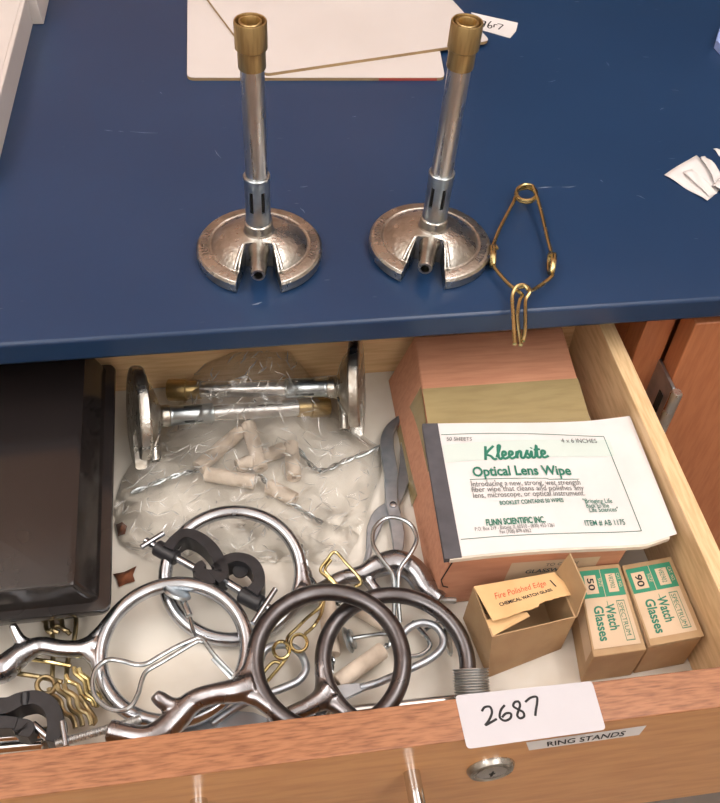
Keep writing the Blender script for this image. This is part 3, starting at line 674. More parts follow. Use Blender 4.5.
# ------------------------------------------------------------------ small kraft boxes
ZW = -0.0772
def watch_box(tp, label, digits, flap):
    tops = [P(*p, ZW) for p in tp]                 # far left, far right, near right, near left
    bl, br, fr, fl = tops
    c = (bl + br + fr + fl) / 4
    t = thing('watch_glass_box', (c.x, c.y, FL), label, 'box', 'Watch Glasses boxes')
    def dn(p): return V((c.x + (p.x - c.x) * 0.985, c.y + (p.y - c.y) * 0.985, FL + 0.0003))
    obj('carton', hexa(B(), [dn(fl), dn(fr), dn(br), dn(bl), fl, fr, br, bl]), 'kraft', t, bevel=0.0007)
    S0 = bilinear(fl, fr, br, bl)
    def S(u, v, h=0): return S0(u, v, h + 0.0004 + (0.0030 * (1 - v) if flap else 0))
    W, H = (fr - fl).length, (bl - fl).length
    if flap:
        bm = B(); hexa(bm, [S(0, -0.01, -0.0008), S(1, -0.01, -0.0008), S(1, 1, -0.0008), S(0, 1, -0.0008), S(0, -0.01, -0.0001), S(1, -0.01, -0.0001), S(1, 1, -0.0001), S(0, 1, -0.0001)]); obj('lid_flap', bm, 'kraft', t)
    lb = obj('box_label', patch(B(), S, 0.03, 0.07, 0.92, 0.94, 0.0001, 4, 6), 'cream', t, label='cream paper label with green end')
    side = bilinear(dn(bl), dn(fl), fl, bl)
    obj('label_side', patch(B(), side, 0.18, 0.55, 0.93, 0.99, 0.0004), 'cream', lb)
    obj('green_band', patch(B(), S, 0.03, 0.62, 0.92, 0.94, 0.0002, 4, 3), 'green', lb)
    bm = B(); patch(bm, S, 0.10, 0.665, 0.36, 0.88, 0.0003); patch(bm, S, 0.58, 0.665, 0.80, 0.88, 0.0003)
    patch(bm, S, 0.475, 0.57, 0.487, 0.94, 0.0003); patch(bm, S, 0.475, 0.57, 0.487, 0.62, 0.00035)
    obj('label_window', bm, 'cream', lb)
    bm = B(); patch(bm, S, 0.475, 0.50, 0.487, 0.62, 0.0003); obj('green_rule', bm, 'green', lb)
    k = dict(rot=-PI / 2)
    bm = B()
    text(bm, 'Watch', S, W, H, 0.42, 0.53, 0.0085, 0.0003, bold=0.025, fit=0.0165, **k)
    text(bm, 'Glasses', S, W, H, 0.18, 0.53, 0.0085, 0.0003, bold=0.025, fit=0.0225, **k)
    text(bm, 'SPECTRUM', S, W, H, 0.70, 0.54, 0.0042, 0.0003, fit=0.0215, **k)
    for (u0, v0, u1, v1) in ((0.67, 0.115, 0.84, 0.125), (0.67, 0.555, 0.84, 0.565), (0.67, 0.115, 0.68, 0.565), (0.83, 0.115, 0.84, 0.565)): patch(bm, S, u0, v0, u1, v1, 0.0003)
    text(bm, 'V82902', S, W, H, 0.64, 0.87, 0.0045, 0.00045, fit=0.0095, **k)
    obj('printed_text', bm, 'greentext', lb)
    bm = B(); text(bm, digits, S, W, H, 0.16, 0.85, 0.0062, 0.00045, bold=0.02, fit=0.0085, **k); obj('stamped_digits', bm, 'ink', lb)
    bm = B(); text(bm, 'CAT. NO.', S, W, H, 0.83, 0.88, 0.0030, 0.0003, fit=0.010, **k); text(bm, 'SIZE', S, W, H, 0.40, 0.84, 0.0030, 0.0003, fit=0.006, **k); obj('reversed_text', bm, 'cream', lb)
    return t
watch_box([(577, 567), (619.7, 563), (647, 649.5), (593.5, 657)], 'kraft Watch Glasses box beside the torn open box, stamped 50 on its green end', '50', False)
watch_box([(622, 566), (671, 557), (702, 638), (648.5, 648)], 'kraft Watch Glasses box with a lifted lid, against the plywood drawer side', '90', True)

fb = thing('torn_box', (0.164, 0.258, FL), 'torn open tan box reading Fire Polished Edge, between ring rod and watch glass box', 'box')
zt = -0.073; wall = 0.0008
bBL, bBR, bFR, bFL = V((0.1345, 0.2755, FL + 0.0003)), V((0.1875, 0.2790, FL + 0.0003)), V((0.1885, 0.2485, FL + 0.0003)), V((0.1405, 0.2360, FL + 0.0003))
tBL, tBR, tFR, tFL = P(473, 588, zt), P(556, 571.5, zt), P(576, 617, zt), P(492, 637, zt)
bm = B()
cc = (tBL + tBR + tFR + tFL) / 4
def inn(p, z): 
    d = V((cc.x - p.x, cc.y - p.y, 0)).normalized() * 0.0012; return V((p.x + d.x, p.y + d.y, z))
ob_, it_ = [bBL, bBR, bFR, bFL], [tBL, tBR, tFR, tFL]
vb = [bm.verts.new(p) for p in ob_]; vt = [bm.verts.new(p) for p in it_]; vi = [bm.verts.new(inn(p, p.z)) for p in it_]; vj = [bm.verts.new(inn(p, FL + 0.0015)) for p in ob_]
bm.faces.new(vb); bm.faces.new(vj)
for i in range(4):
    j = (i + 1) % 4
    bm.faces.new((vb[i], vb[j], vt[j], vt[i])); bm.faces.new((vt[i], vt[j], vi[j], vi[i])); bm.faces.new((vi[i], vi[j], vj[j], vj[i]))
obj('carton', bm, 'kraft', fb)
# lid with a torn near edge, slightly lifted
l00, l10, l11, l01 = P(493, 622, -0.0690), P(576, 594, -0.0690), P(554, 573, -0.0710), P(473.5, 587, -0.0715)
SL = bilinear(l00, l10, l11, l01)
bm = B(); n = 28; tp, bt = [], []
for i in range(n + 1):
    u = i / n; v0 = 0.0 + 0.035 * noise.noise(V((u * 9, 0.3, 0))) + 0.03 * noise.noise(V((u * 25, 1.3, 0)))
    if 0.55 < u < 0.9: v0 += 0.05
    tp.append([bm.verts.new(SL(u, v0 + (1 - v0) * k / 6, 0.0006)) for k in range(7)]); bt.append([bm.verts.new(SL(u, v0 + (1 - v0) * k / 6, 0.0)) for k in range(7)])
for i in range(n):
    for k in range(6):
        bm.faces.new((tp[i][k], tp[i + 1][k], tp[i + 1][k + 1], tp[i][k + 1])); bm.faces.new((bt[i][k], bt[i][k + 1], bt[i + 1][k + 1], bt[i + 1][k]))
    bm.faces.new((tp[i][0], bt[i][0], bt[i + 1][0], tp[i + 1][0])); bm.faces.new((tp[i][6], tp[i + 1][6], bt[i + 1][6], bt[i][6]))
for k in range(6):
    bm.faces.new((tp[0][k], tp[0][k + 1], bt[0][k + 1], bt[0][k])); bm.faces.new((tp[n][k], bt[n][k], bt[n][k + 1], tp[n][k + 1]))
lid = obj('torn_lid', bm, 'kraftlight', fb, label='tan paper lid with a torn edge')
WL, HL = 0.052, 0.030
bm = B(); text(bm, 'Fire Polished Edge', SL, WL, HL, 0.15, 0.52, 0.0078, 0.0008, shear=0.5, bold=-0.002, fit=0.034, rot=0.05); obj('script_text', bm, 'red', lid)
bm = B(); text(bm, 'CHEMICAL WATCH GLASS', SL, WL, HL, 0.16, 0.31, 0.0040, 0.0008, bold=0.03, fit=0.0335, rot=0.02); text(bm, '1', SL, WL, HL, 0.83, 0.44, 0.0125, 0.0008, wide=0.7); obj('printed_text', bm, 'ink', lid)
# torn inner tongue below the lid and the standing end flap
bm = B(); h = [P(493, 636, -0.0735), P(530, 616, -0.0735), P(527, 612, -0.072), P(486, 620, -0.0725)]; hexa(bm, [q - V((0, 0, 0.0006)) for q in h] + h); obj('torn_strip', bm, 'kraftlight', fb)
f0, f1 = tFR, tBR
bm = B(); up = [P(586, 590, -0.0600), P(569.5, 553.5, -0.0520)]; d = V((0.0008, 0, 0))
hexa(bm, [f0, f1, f1 + d, f0 + d, up[0], up[1], up[1] + d, up[0] + d]); obj('end_flap', bm, 'kraft', fb)

# ------------------------------------------------------------------ handwritten 2687 card on the drawer front
cdz = ZT + 0.0004
cp_ = [(455, 695.5), (592, 681), (606, 729.5), (467, 749)]
nc = thing('number_card', P(530, 714, ZT), 'white card with handwritten 2687 lying on the drawer front', 'card')
obj('card', prism(B(), rounded(flatpoly(cp_, cdz), 0.0022, 4), ZT + 0.0001, cdz), 'cardstock', nc)
bm = B(); z = cdz + 0.0001
dg2 = [[(137, 135), (146, 122), (164, 121), (170, 140), (160, 165), (149, 180), (162, 174), (186, 160)],
       [(212, 115), (199, 132), (196, 155), (212, 166), (230, 158), (232, 143), (216, 142), (203, 155)],
       [(259, 103), (245, 105), (240, 118), (254, 128), (272, 138), (275, 152), (262, 158), (253, 148), (258, 130), (262, 115), (258, 103)],
       [(279, 105), (296, 91), (316, 88), (318, 105), (314, 130), (312, 150)]]
strokes(bm, [pxs(l, z, 440, 670, 3.273) for l in dg2], 0.0006)
obj('handwriting', bm, 'ink', nc)

# ------------------------------------------------------------------ support rings
def ring_thing(label, cpx, z, R_, r, material, stem, srad, horn=None, tilt=0.0, tilty=0.0, stemmat=None, webs=None, gap=None, screw=None, sflat=None, hrad=None, extra=None):
    c = P(*cpx, z)
    t = thing('support_ring', V((c.x, c.y, FL)), label, 'ring clamp', 'support rings in the drawer')
    rot = Matrix.Rotation(tilt, 3, 'X') @ Matrix.Rotation(tilty, 3, 'Y')
    def on(a): return c + rot @ V((R_ * math.cos(a), R_ * math.sin(a), 0))
    a0, a1 = (0, 2 * PI) if gap is None else gap
    n = 96
    if gap is None: pts = [on(2 * PI * k / n) for k in range(n)]
    else: pts = [on(a0 + (a1 - a0) * k / n) for k in range(n + 1)]
    rg = obj('ring', sweep(B(), pts, r, gap is None, 16), material, t)
    sp = [P(*p) for p in stem]
    bm = B()
    path = spline(sp, 6)
    sweep(bm, path, srad, seg=14, flat=sflat)
    # the stem forks along the ring on both sides
    d0 = math.atan2(sp[0].y - c.y, sp[0].x - c.x)
    far = path[min(10, len(path) - 1)]; mid = path[min(6, len(path) - 1)]
    for sgn in (-1, 1):
        wp = [on(d0 + sgn * 0.74), on(d0 + sgn * 0.54), on(d0 + sgn * 0.36) * 0.90 + mid * 0.10, on(d0 + sgn * 0.2) * 0.45 + mid * 0.55, far]
        sweep(bm, spline(wp, 6), [r * 0.97, r * 1.0, r * 1.02, r * 1.0, r * 0.85], seg=12)
        sweep(bm, [on(d0 + sgn * 0.30), mid], [r * 0.95, r * 0.95], seg=12)
    sweep(bm, [on(d0 - 0.2), on(d0), on(d0 + 0.2)], r * 0.97, seg=12)
    if horn:
        sweep(bm, spline([P(*p) for p in horn], 6), hrad or [r * 0.9, r * 0.8, r * 0.55], seg=10)
    st = obj('stem', bm, stemmat or material, t); remesh(st, 0.0008, 6)
    if screw:
        a, b, rr, bar = P(*screw[0]), P(*screw[1]), screw[2], screw[3]
        bm = B(); prof = [(0, 0)]; L = (b - a).length; m = int(L / 0.0012)
        for k in range(m): prof += [(rr, k * L / m), (rr * 0.84, (k + 0.5) * L / m)]
        prof += [(rr * 0.8, L), (0, L)]
        lathe(bm, prof, 14, frame(a, b - a)); s = obj('thumbscrew', bm, 'thread', t)
        if bar: obj('cross_bar', rod(B(), P(*bar[0]), P(*bar[1]), 0.0019), 'silver', s)
    return t
# back ring (lies on the drawer bottom), left ring, right ring, front ring on top
ring_thing('shiny nickel support ring, farthest back, partly under the plastic bag and black clamp', (233.5, 573.5), -0.0972, 0.0405, 0.0042, 'silver',
           [(298, 590, -0.0995), (309, 596, -0.1000), (324, 588, -0.1005), (342, 578, -0.0995), (362, 574, -0.098), (378, 566, -0.096), (397, 562, -0.095), (414, 571, -0.0955), (426, 588, -0.097), (440, 601, -0.0985)],
           [0.0062, 0.0055, 0.0046, 0.0046, 0.0055, 0.0072, 0.0078, 0.0078, 0.0072, 0.0058], tilt=0.19, stemmat='bronze', horn=[(364, 574, -0.098), (374, 588, -0.099), (384, 597, -0.1)], hrad=[0.004, 0.0035, 0.003],
           screw=((436, 600, -0.0985), (456, 600.5, -0.0985), 0.0021, None))
ring_thing('shiny nickel support ring at lower left, its clamp end under the black case', (174, 650), -0.0905, 0.0405, 0.0043, 'silver',
           [(97, 645, -0.0915), (84, 649, -0.0915), (62, 649, -0.0915), (40, 646, -0.0915), (20, 655, -0.091), (4, 668, -0.091), (-14, 672, -0.092)],
           [0.0062, 0.0052, 0.0050, 0.0052, 0.0066, 0.0080, 0.0080], horn=[(32, 648, -0.091), (20, 640, -0.088), (12, 624, -0.083)], hrad=[0.0046, 0.0036, 0.0022], tilt=0.08)
ring_thing('dark brown metal support ring beside the cardboard boxes, ending in a threaded sleeve', (395.5, 661), -0.0875, 0.0405, 0.0047, 'dark',
           [(331, 690, -0.0875), (322, 699, -0.0885), (306, 708, -0.0895), (288, 716, -0.0905), (272, 724, -0.0915)], [0.0075, 0.0062, 0.0050, 0.0048, 0.0048], stemmat='bronze', tilt=0.06, gap=(-0.42, 2 * PI - 1.05))
ring_thing('dark brown metal support ring nearest the drawer front, lying on top of the heap', (329, 659), -0.0730, 0.0400, 0.0049, 'dark',
           [(254, 685, -0.0735), (236, 691, -0.0745), (214, 694, -0.0765), (194, 701, -0.0790), (180, 714, -0.0805), (164, 731, -0.0815), (146, 738, -0.0815), (126, 735, -0.0815), (109, 731, -0.0815)],
           [0.0074, 0.0066, 0.0056, 0.0060, 0.0072, 0.0074, 0.0066, 0.0060, 0.0062], stemmat='bronze', tilt=0.055,
           horn=[(188, 706, -0.0800), (172, 706, -0.0780), (160, 699, -0.0750), (154.5, 694, -0.0730)], hrad=[0.0050, 0.0046, 0.0042, 0.0030],
           screw=((56, 744, -0.0830), (141, 719, -0.0800), 0.0024, None))
# threaded sleeve at the free end of the right ring
sroot = [o for o in COL.objects if o.name.startswith('support_ring') and 'threaded' in o['label']][0]
bm = B(); a, b = P(470.5, 668, -0.0850), P(473, 704, -0.0930); prof = [(0, 0)]; L = (b - a).length; m = 13
for k in range(m): prof += [(0.0100, (k + 0.25) * L / m), (0.0102, (k + 0.5) * L / m), (0.0088, (k + 1) * L / m)]
prof += [(0, L)]
lathe(bm, prof, 28, frame(a, b - a)); obj('threaded_sleeve', bm, 'thread', sroot, ang=0.35)

# ------------------------------------------------------------------ black bossheads
def arc_block(bm, pts, w_, h_, n=6):               # bent bar of rectangular section, h_ tall, w_ thick
    path = spline(pts, n); rings = []
    for i, p in enumerate(path):
        t = (path[min(i + 1, len(path) - 1)] - path[max(i - 1, 0)]).normalized(); side = t.cross(V((0, 0, 1))).normalized()
        ww = w_ if not isinstance(w_, (list, tuple)) else lerpl(w_, len(path))[i]
        rings.append([bm.verts.new(p + side * (sx * ww / 2) + V((0, 0, sz * h_ / 2))) for sx, sz in ((-1, -1), (1, -1), (1, 1), (-1, 1))])
    for a_, b_ in zip(rings, rings[1:]):
        for k in range(4): bm.faces.new((a_[k], a_[(k + 1) % 4], b_[(k + 1) % 4], b_[k]))
    bm.faces.new(rings[0][::-1]); bm.faces.new(rings[-1]); return bm
def bar_screw(t, a, b, r, c, d):
    s = obj('thumbscrew', rod(B(), a, b, r), 'silver', t, label='bright steel thumbscrew'); obj('cross_bar', rod(B(), c, d, 0.0017), 'silver', s)
zc = -0.0925
bh = thing('bosshead', (P(205, 570, zc).x, P(205, 570, zc).y, FL), 'black double clamp holder with two bright thumbscrews resting on the back ring', 'bosshead')
bm = B(); Q = lambda x, y, z=zc: P(x, y, z + 0.0065) - V((0, 0, 0.0065))
arc_block(bm, [Q(168, 548), Q(176, 538), Q(186, 533), Q(199, 537), Q(211, 547), Q(219, 560), Q(221, 572), Q(214, 578)], [0.007, 0.006, 0.0062, 0.0066, 0.0070, 0.0072, 0.0090, 0.0100], 0.014)
arc_block(bm, [Q(197, 570), Q(206, 576), Q(215, 576)], [0.006, 0.010, 0.009], 0.013)
arc_block(bm, [Q(197, 571), Q(200, 565), Q(204, 562)], [0.006, 0.006, 0.004], 0.012)
arc_block(bm, [Q(216, 569), Q(224, 561), Q(236, 557), Q(249, 560), Q(257, 569), Q(259, 582), Q(252, 592)], [0.0072, 0.0062, 0.0060, 0.0064, 0.0068, 0.0070, 0.0080], 0.014)
rod(bm, Q(155, 541, -0.0925), Q(176, 553, -0.0925), 0.0050); rod(bm, Q(240, 588, -0.0925), Q(262, 599, -0.0925), 0.0052)
obj('casting', bm, 'blackiron', bh, ang=0.5, bevel=0.0008)
bm = B(); lathe(bm, [(0, 0), (0.0045, 0), (0.0045, 0.0015), (0, 0.0015)], 20, frame(Q(240, 566, zc + 0.0), (0, 0, 1)))
obj('face_boss', bm, 'blackiron', bh)
bar_screw(bh, Q(144, 534.5, -0.0925), Q(199, 565, -0.0925), 0.0024, Q(139.5, 541.5, -0.0905), Q(163, 527, -0.0905))
bar_screw(bh, Q(222, 574, -0.0925), Q(270, 603.5, -0.0925), 0.0026, Q(252.5, 618, -0.0905), Q(275.5, 583, -0.0905))
zc2 = -0.0880
bh = thing('bosshead', (P(35, 715, zc2).x, P(35, 715, zc2).y, FL), 'black clamp holder in the lower left corner of the drawer, over the chrome rods', 'bosshead')
bm = B()
arc_block(bm, [Q(-14, 706, zc2), Q(6, 705, zc2), Q(20, 699, zc2), Q(36, 697, zc2), Q(49, 704, zc2), Q(55, 718, zc2), Q(54, 732, zc2), Q(50, 741, zc2)], [0.010, 0.009, 0.0080, 0.0075, 0.0080, 0.0085, 0.0080, 0.006], 0.013)
arc_block(bm, [Q(14, 722, zc2), Q(24, 727, zc2), Q(22, 735, zc2)], [0.006, 0.010, 0.006], 0.010)
arc_block(bm, [Q(-14, 722, zc2), Q(2, 721, zc2), Q(16, 722, zc2)], [0.008, 0.007, 0.006], 0.011)
obj('casting', bm, 'blackiron', bh, ang=0.5, bevel=0.0008)
bar_screw(bh, Q(30, 719, -0.0865), Q(49, 735, -0.0865), 0.0022, Q(60, 716, -0.0805), Q(64, 742, -0.0805))
obj('lug', rod(B(), Q(22.5, 700, -0.083), Q(22.5, 686, -0.080), 0.0022), 'blackiron', bh)

# ------------------------------------------------------------------ chrome rods in the corner
for (a, b, r, lab) in (((-40, 741, -0.1055), (56, 733, -0.1055), 0.0043, 'chrome rod in the lower left corner, nearer the black clamp'), ((-40, 752, -0.1060), (44, 744, -0.1060), 0.0038, 'thinner chrome rod in the lower left corner, along the drawer front')):
    o = obj('chrome_rod', rod(B(), P(*a), P(*b), r, 18), 'chrome'); q = P(*a); root_single(o, V((q.x, q.y, FL))); tag(o, lab, 'rod', 'chrome rods in the corner')
o = obj('chrome_rod', rod(B(), P(330, 713, -0.1068), P(462, 699, -0.1068), 0.0030, 18), 'chrome'); q = P(330, 713, FL); root_single(o, q); tag(o, 'thin chrome rod along the drawer front beneath the two dark rings', 'rod')

# ------------------------------------------------------------------ galvanised wire test clamps
def disc(bm, c, n_, r, th=0.001): return lathe(bm, [(0, -th), (r * 0.9, -th), (r, 0), (r * 0.9, th), (0, th)], 28, frame(c, n_))
zl = -0.0805
wc = thing('wire_loop_clamp', (P(150, 660, zl).x, P(150, 660, zl).y, FL), 'bent galvanised wire clamp with a round loop, lying across the lower left ring', 'wire clamp', 'galvanised wire clamps')
bm = B()
wire(bm, [P(*p, zl) for p in ((199, 637), (178, 646), (160, 656), (147, 663.5), (136, 664.5), (122, 661), (108, 660), (97, 668), (92.5, 681), (95, 696), (106, 707), (120, 710.5), (131, 706), (138, 694), (142, 680), (147, 671), (162, 662), (182, 650), (197, 641.5), (203, 642))], 0.00135)
obj('wire_loop', bm, 'wire', wc)
bm = B(); wire(bm, [P(197, 638, zl), P(203, 640, zl), P(214, 655, zl - 0.001), P(232, 674, zl - 0.004), P(242, 684, zl - 0.006)], 0.0013)
arc_block(bm, [P(214, 657, zl - 0.002), P(226, 670, zl - 0.0035), P(240, 684, zl - 0.006)], 0.0042, 0.0010); obj('wire_arm', bm, 'wire', wc)
bm = B(); wire(bm, [P(197, 638, zl), P(193, 630, -0.083), P(190, 618, -0.0845)], 0.0012); rod(bm, P(189.5, 616, -0.0845), P(182, 598, -0.0855), 0.0020); obj('plunger', bm, 'wire', wc)
bm = B(); disc(bm, P(177, 593, -0.0850), (0.45, 0.55, 0.75), 0.0085); obj('thumb_disc', bm, 'collar', wc)
bm = B(); disc(bm, P(243, 684, -0.0880), (0.35, -0.55, 0.75), 0.0080); obj('thumb_disc', bm, 'collar', wc)

zl = -0.0815
wc = thing('wire_loop_clamp', (P(396, 560, zl).x, P(396, 560, zl).y, FL), 'bent galvanised wire clamp with an open loop standing over the tongs beside the reddish box', 'wire clamp', 'galvanised wire clamps')
bm = B()
wire(bm, [P(x, y, z) for x, y, z in ((394, 622, -0.097), (394, 600, -0.0895), (393.5, 578, -0.083), (390, 570, -0.082), (381, 558, -0.081), (373, 544, -0.081), (374, 529, -0.081), (384, 519, -0.081), (397, 518, -0.081), (411, 525, -0.081), (416.5, 539, -0.081), (411, 553, -0.081), (401, 567, -0.082), (398.5, 578, -0.083), (398.5, 600, -0.0895), (400, 622, -0.097))], 0.00135)
obj('wire_loop', bm, 'wire', wc)
bm = B(); wire(bm, [P(397, 622, -0.097), P(396, 634, -0.1), P(380, 634, -0.1), P(353, 638, -0.1)], 0.0013); obj('plunger', bm, 'wire', wc)
bm = B(); disc(bm, P(348, 640, -0.1000), (0.9, 0.1, 0.35), 0.0080); disc(bm, P(352, 639, -0.1000), (0.9, 0.1, 0.35), 0.0062); obj('thumb_disc', bm, 'collar', wc)
bm = B(); wire(bm, [P(x, y, -0.1015) for x, y in ((412, 622), (424, 634), (430, 646), (420, 655), (405, 655), (398, 645), (400, 632))], 0.0013); wire(bm, [P(x, y, -0.1035) for x, y in ((425, 630), (438, 622), (452, 616))], 0.0013); obj('wire_arm', bm, 'wire', wc)
bm = B(); disc(bm, P(448, 640, -0.0995), (0.9, -0.1, 0.3), 0.0095); obj('thumb_disc', bm, 'collar', wc)

# ------------------------------------------------------------------ crucible tongs
def blade(bm, pts, wid, th): return arc_block(bm, pts, wid, th, 5)
tk = thing('crucible_tongs', (P(393, 505, FL).x, P(393, 505, FL).y, FL), 'grey steel tongs lying against the reddish box, curved jaws towards the back', 'tongs', 'crucible tongs')
zt1 = -0.1035
bm = B(); blade(bm, [P(x, y, zt1) for x, y in ((400, 418), (391, 428), (387, 440), (388, 456), (391, 474), (391, 490), (392, 505), (395, 518), (398, 536), (398, 552), (396, 566))], [0.003, 0.007, 0.009, 0.0095, 0.0095, 0.0085, 0.0085, 0.0085, 0.0085, 0.006, 0.004], 0.004); wire(bm, [P(396, 562, zt1), P(395, 578, zt1), P(394, 600, zt1)], 0.0021); obj('arm', bm, 'steel', tk, bevel=0.0006)
bm = B(); blade(bm, [P(x, y, zt1 - 0.003) for x, y in ((411, 425), (405, 445), (405, 470), (400, 490), (392, 505), (380, 515), (374, 528), (371, 540), (369, 550))], [0.003, 0.006, 0.008, 0.008, 0.0085, 0.009, 0.009, 0.006, 0.004], 0.003); wire(bm, [P(370, 546, zt1 - 0.003), P(367, 560, zt1 - 0.003), P(361, 580, zt1 - 0.003)], 0.0021); obj('arm', bm, 'steel', tk, bevel=0.0006)
bm = B(); lathe(bm, [(0, 0), (0.0026, 0), (0.0022, 0.0012), (0, 0.0016)], 16, Matrix.Translation(P(393, 505, zt1 + 0.002))); obj('rivet', bm, 'silver', tk)
tj = thing('crucible_tongs', (P(345, 700, FL).x, P(345, 700, FL).y, FL), 'grey steel tongs running under the front dark ring, wire handle looped near the torn box', 'tongs', 'crucible tongs')
bm = B(); blade(bm, [P(x, y, z) for x, y, z in ((268, 722, -0.0975), (290, 718, -0.0975), (306, 715, -0.097), (318, 707, -0.097), (328, 699, -0.0965), (345, 692, -0.0955), (360, 688, -0.0945), (368, 686, -0.094))], [0.005, 0.0085, 0.0105, 0.0115, 0.0105, 0.0085, 0.005, 0.003], 0.003)
wire(bm, [P(x, y, z) for x, y, z in ((360, 688, -0.0945), (380, 682, -0.0935), (405, 671, -0.0925), (428, 660, -0.092), (441, 649, -0.092), (443, 637, -0.092), (435, 626, -0.092), (422, 623, -0.0925), (410, 627, -0.093), (401, 636, -0.0935))], 0.0023); obj('arm', bm, 'steel', tj, bevel=0.0005)
bm = B(); lathe(bm, [(0, 0), (0.0024, 0), (0.002, 0.0010), (0, 0.0014)], 16, Matrix.Translation(P(313, 718, -0.0955))); obj('rivet', bm, 'silver', tj)
tl = thing('crucible_tongs', (P(240, 720, FL).x, P(240, 720, FL).y, FL), 'grey steel tongs at the drawer front, rounded wire handle seen inside the front dark ring', 'tongs', 'crucible tongs')
bm = B(); blade(bm, [P(x, y, z) for x, y, z in ((180, 734, -0.1015), (205, 727, -0.1015), (230, 723, -0.101), (252, 724, -0.1005), (270, 727, -0.1005))], [0.006, 0.010, 0.0125, 0.0120, 0.006], 0.003)
wire(bm, [P(x, y, z) for x, y, z in ((212, 724, -0.0990), (235, 708, -0.0975), (258, 697, -0.0965), (283, 688, -0.0965), (299, 680, -0.0965), (306, 668, -0.0965), (300, 653, -0.0965), (285, 645, -0.0965), (268, 648, -0.097), (261, 658, -0.0975), (258, 675, -0.098), (254, 696, -0.0995))], 0.0024); obj('arm', bm, 'steel', tl, bevel=0.0005)

# ------------------------------------------------------------------ brass wire clamps in the drawer
def heap_clamp(label, parts, material, r, z):
    c = sum((P(p[0], p[1], FL) for p in parts[0][1]), V()) / len(parts[0][1])
    t = thing('wire_clamp', c, label, 'wire clamp', 'brass wire clamps in the drawer')
    for name, pts in parts:
        obj(name, wire(B(), [P(p[0], p[1], z + (p[2] if len(p) > 2 else 0)) for p in pts], r, seg=8), material, t)
    return t
def ringlet(cx_, cy_, rx, ry, turns=1.9, h=0.003, ph=0.0):
    n = 22; return [(cx_ + rx * math.cos(ph + 2 * PI * turns * k / n), cy_ + ry * math.sin(ph + 2 * PI * turns * k / n), h * k / n) for k in range(n + 1)]
def wavy(a, b, amp, waves, z0=0.0, z1=0.0, ph=0.0):   # a corrugated jaw wire
    n = int(waves * 4); dx_, dy_ = b[0] - a[0], b[1] - a[1]; L_ = math.hypot(dx_, dy_)
    return [(a[0] + dx_ * k / n - dy_ / L_ * amp * math.sin(ph + 2 * PI * waves * k / n), a[1] + dy_ * k / n + dx_ / L_ * amp * math.sin(ph + 2 * PI * waves * k / n), z0 + (z1 - z0) * k / n) for k in range(n + 1)]
heap_clamp('brass wire clamp seen through the front dark ring, its two rings linked', [
    ('jaw', [(355, 587, -0.002), (361, 583, 0), (357, 575, 0.002), (346, 563, 0.003), (335, 552, 0.003), (327, 560, 0.002), (320.5, 570, 0.001), (327, 577, 0.0), (335, 585, -0.002)]),
    ('jaw', [(331, 560, 0), (325, 570, 0), (333, 580, -0.001), (340, 588, -0.003)]),
    ('arm', [(328, 594, -0.003), (323, 602, -0.003), (318, 609, -0.003), (307, 618, -0.002), (296, 629, -0.001), (288, 637, 0), (287, 646, 0.001), (288.5, 654, 0), (278, 669, -0.002), (261, 688, -0.004)]),
    ('arm', [(326, 590, -0.003), (323, 606, -0.003), (320.5, 615, -0.003), (316, 623, -0.002), (312, 628, -0.002), (305, 634, -0.001)]),
    ('arm', [(280, 663, -0.001), (274, 662, -0.001), (267, 668, -0.002), (258, 681, -0.004)]),
    ('finger_loop', ringlet(299, 643, 8.2, 8.6)), ('finger_loop', ringlet(281.5, 650, 8.0, 8.6, 1.9, 0.002, 1.0))], 'goldwire', 0.00105, -0.0915)
heap_clamp('brass wire clamp left of the lower left ring, long arms under its stem', [
    ('arm', [(20, 655, -0.004), (32, 659, -0.002), (50, 662, 0), (71, 666, 0)]),
    ('jaw', wavy((74, 667), (97, 707), 1.8, 2.0, 0, -0.003)), ('jaw', wavy((66, 675), (94, 706), 1.8, 2.0, 0.001, -0.003)), ('jaw', wavy((79, 668), (100, 700), 1.6, 2.0, 0.001, -0.004))], 'goldwire', 0.00135, -0.0985)
heap_clamp('brass wire clamp on top of the small clamp pile, round coil beside the black clamp', [
    ('arm', [(2, 671, -0.004), (14, 673, -0.002), (40, 677, 0), (62, 682, 0)]),
    ('spring_coil', ringlet(46, 685.5, 9, 8.5, 1.6, 0.003, 2.4)),
    ('jaw', wavy((49, 688), (77, 727), 1.9, 2.2, 0.001, -0.004)), ('jaw', wavy((57, 684), (84, 725), 1.9, 2.2, 0.002, -0.003)), ('jaw', wavy((64, 684), (93, 724), 2.0, 2.2, 0.003, -0.002)), ('jaw', [(93, 724, -0.002), (95, 719, -0.003), (88, 708, -0.004), (80, 697, -0.004)])], 'bronzewire', 0.00145, -0.0945)
heap_clamp('brass wire clamp sticking out from under the front of the black case', [
    ('arm', [(74, 606, 0), (76, 622, 0), (74, 640, -0.001), (68, 660, -0.002), (66, 684, -0.003)]), ('arm', [(52, 632, -0.001), (53, 655, -0.002), (52, 680, -0.003)]),
    ('jaw', wavy((36, 612), (52, 634), 1.8, 1.6)), ('jaw', wavy((43, 611), (58, 633), 1.8, 1.6, 0.001)), ('jaw', wavy((52, 611), (68, 632), 1.8, 1.6, 0.001)), ('jaw', [(50, 631), (57, 626), (64, 629), (70, 634)])], 'bronzewire', 0.0014, -0.1030)

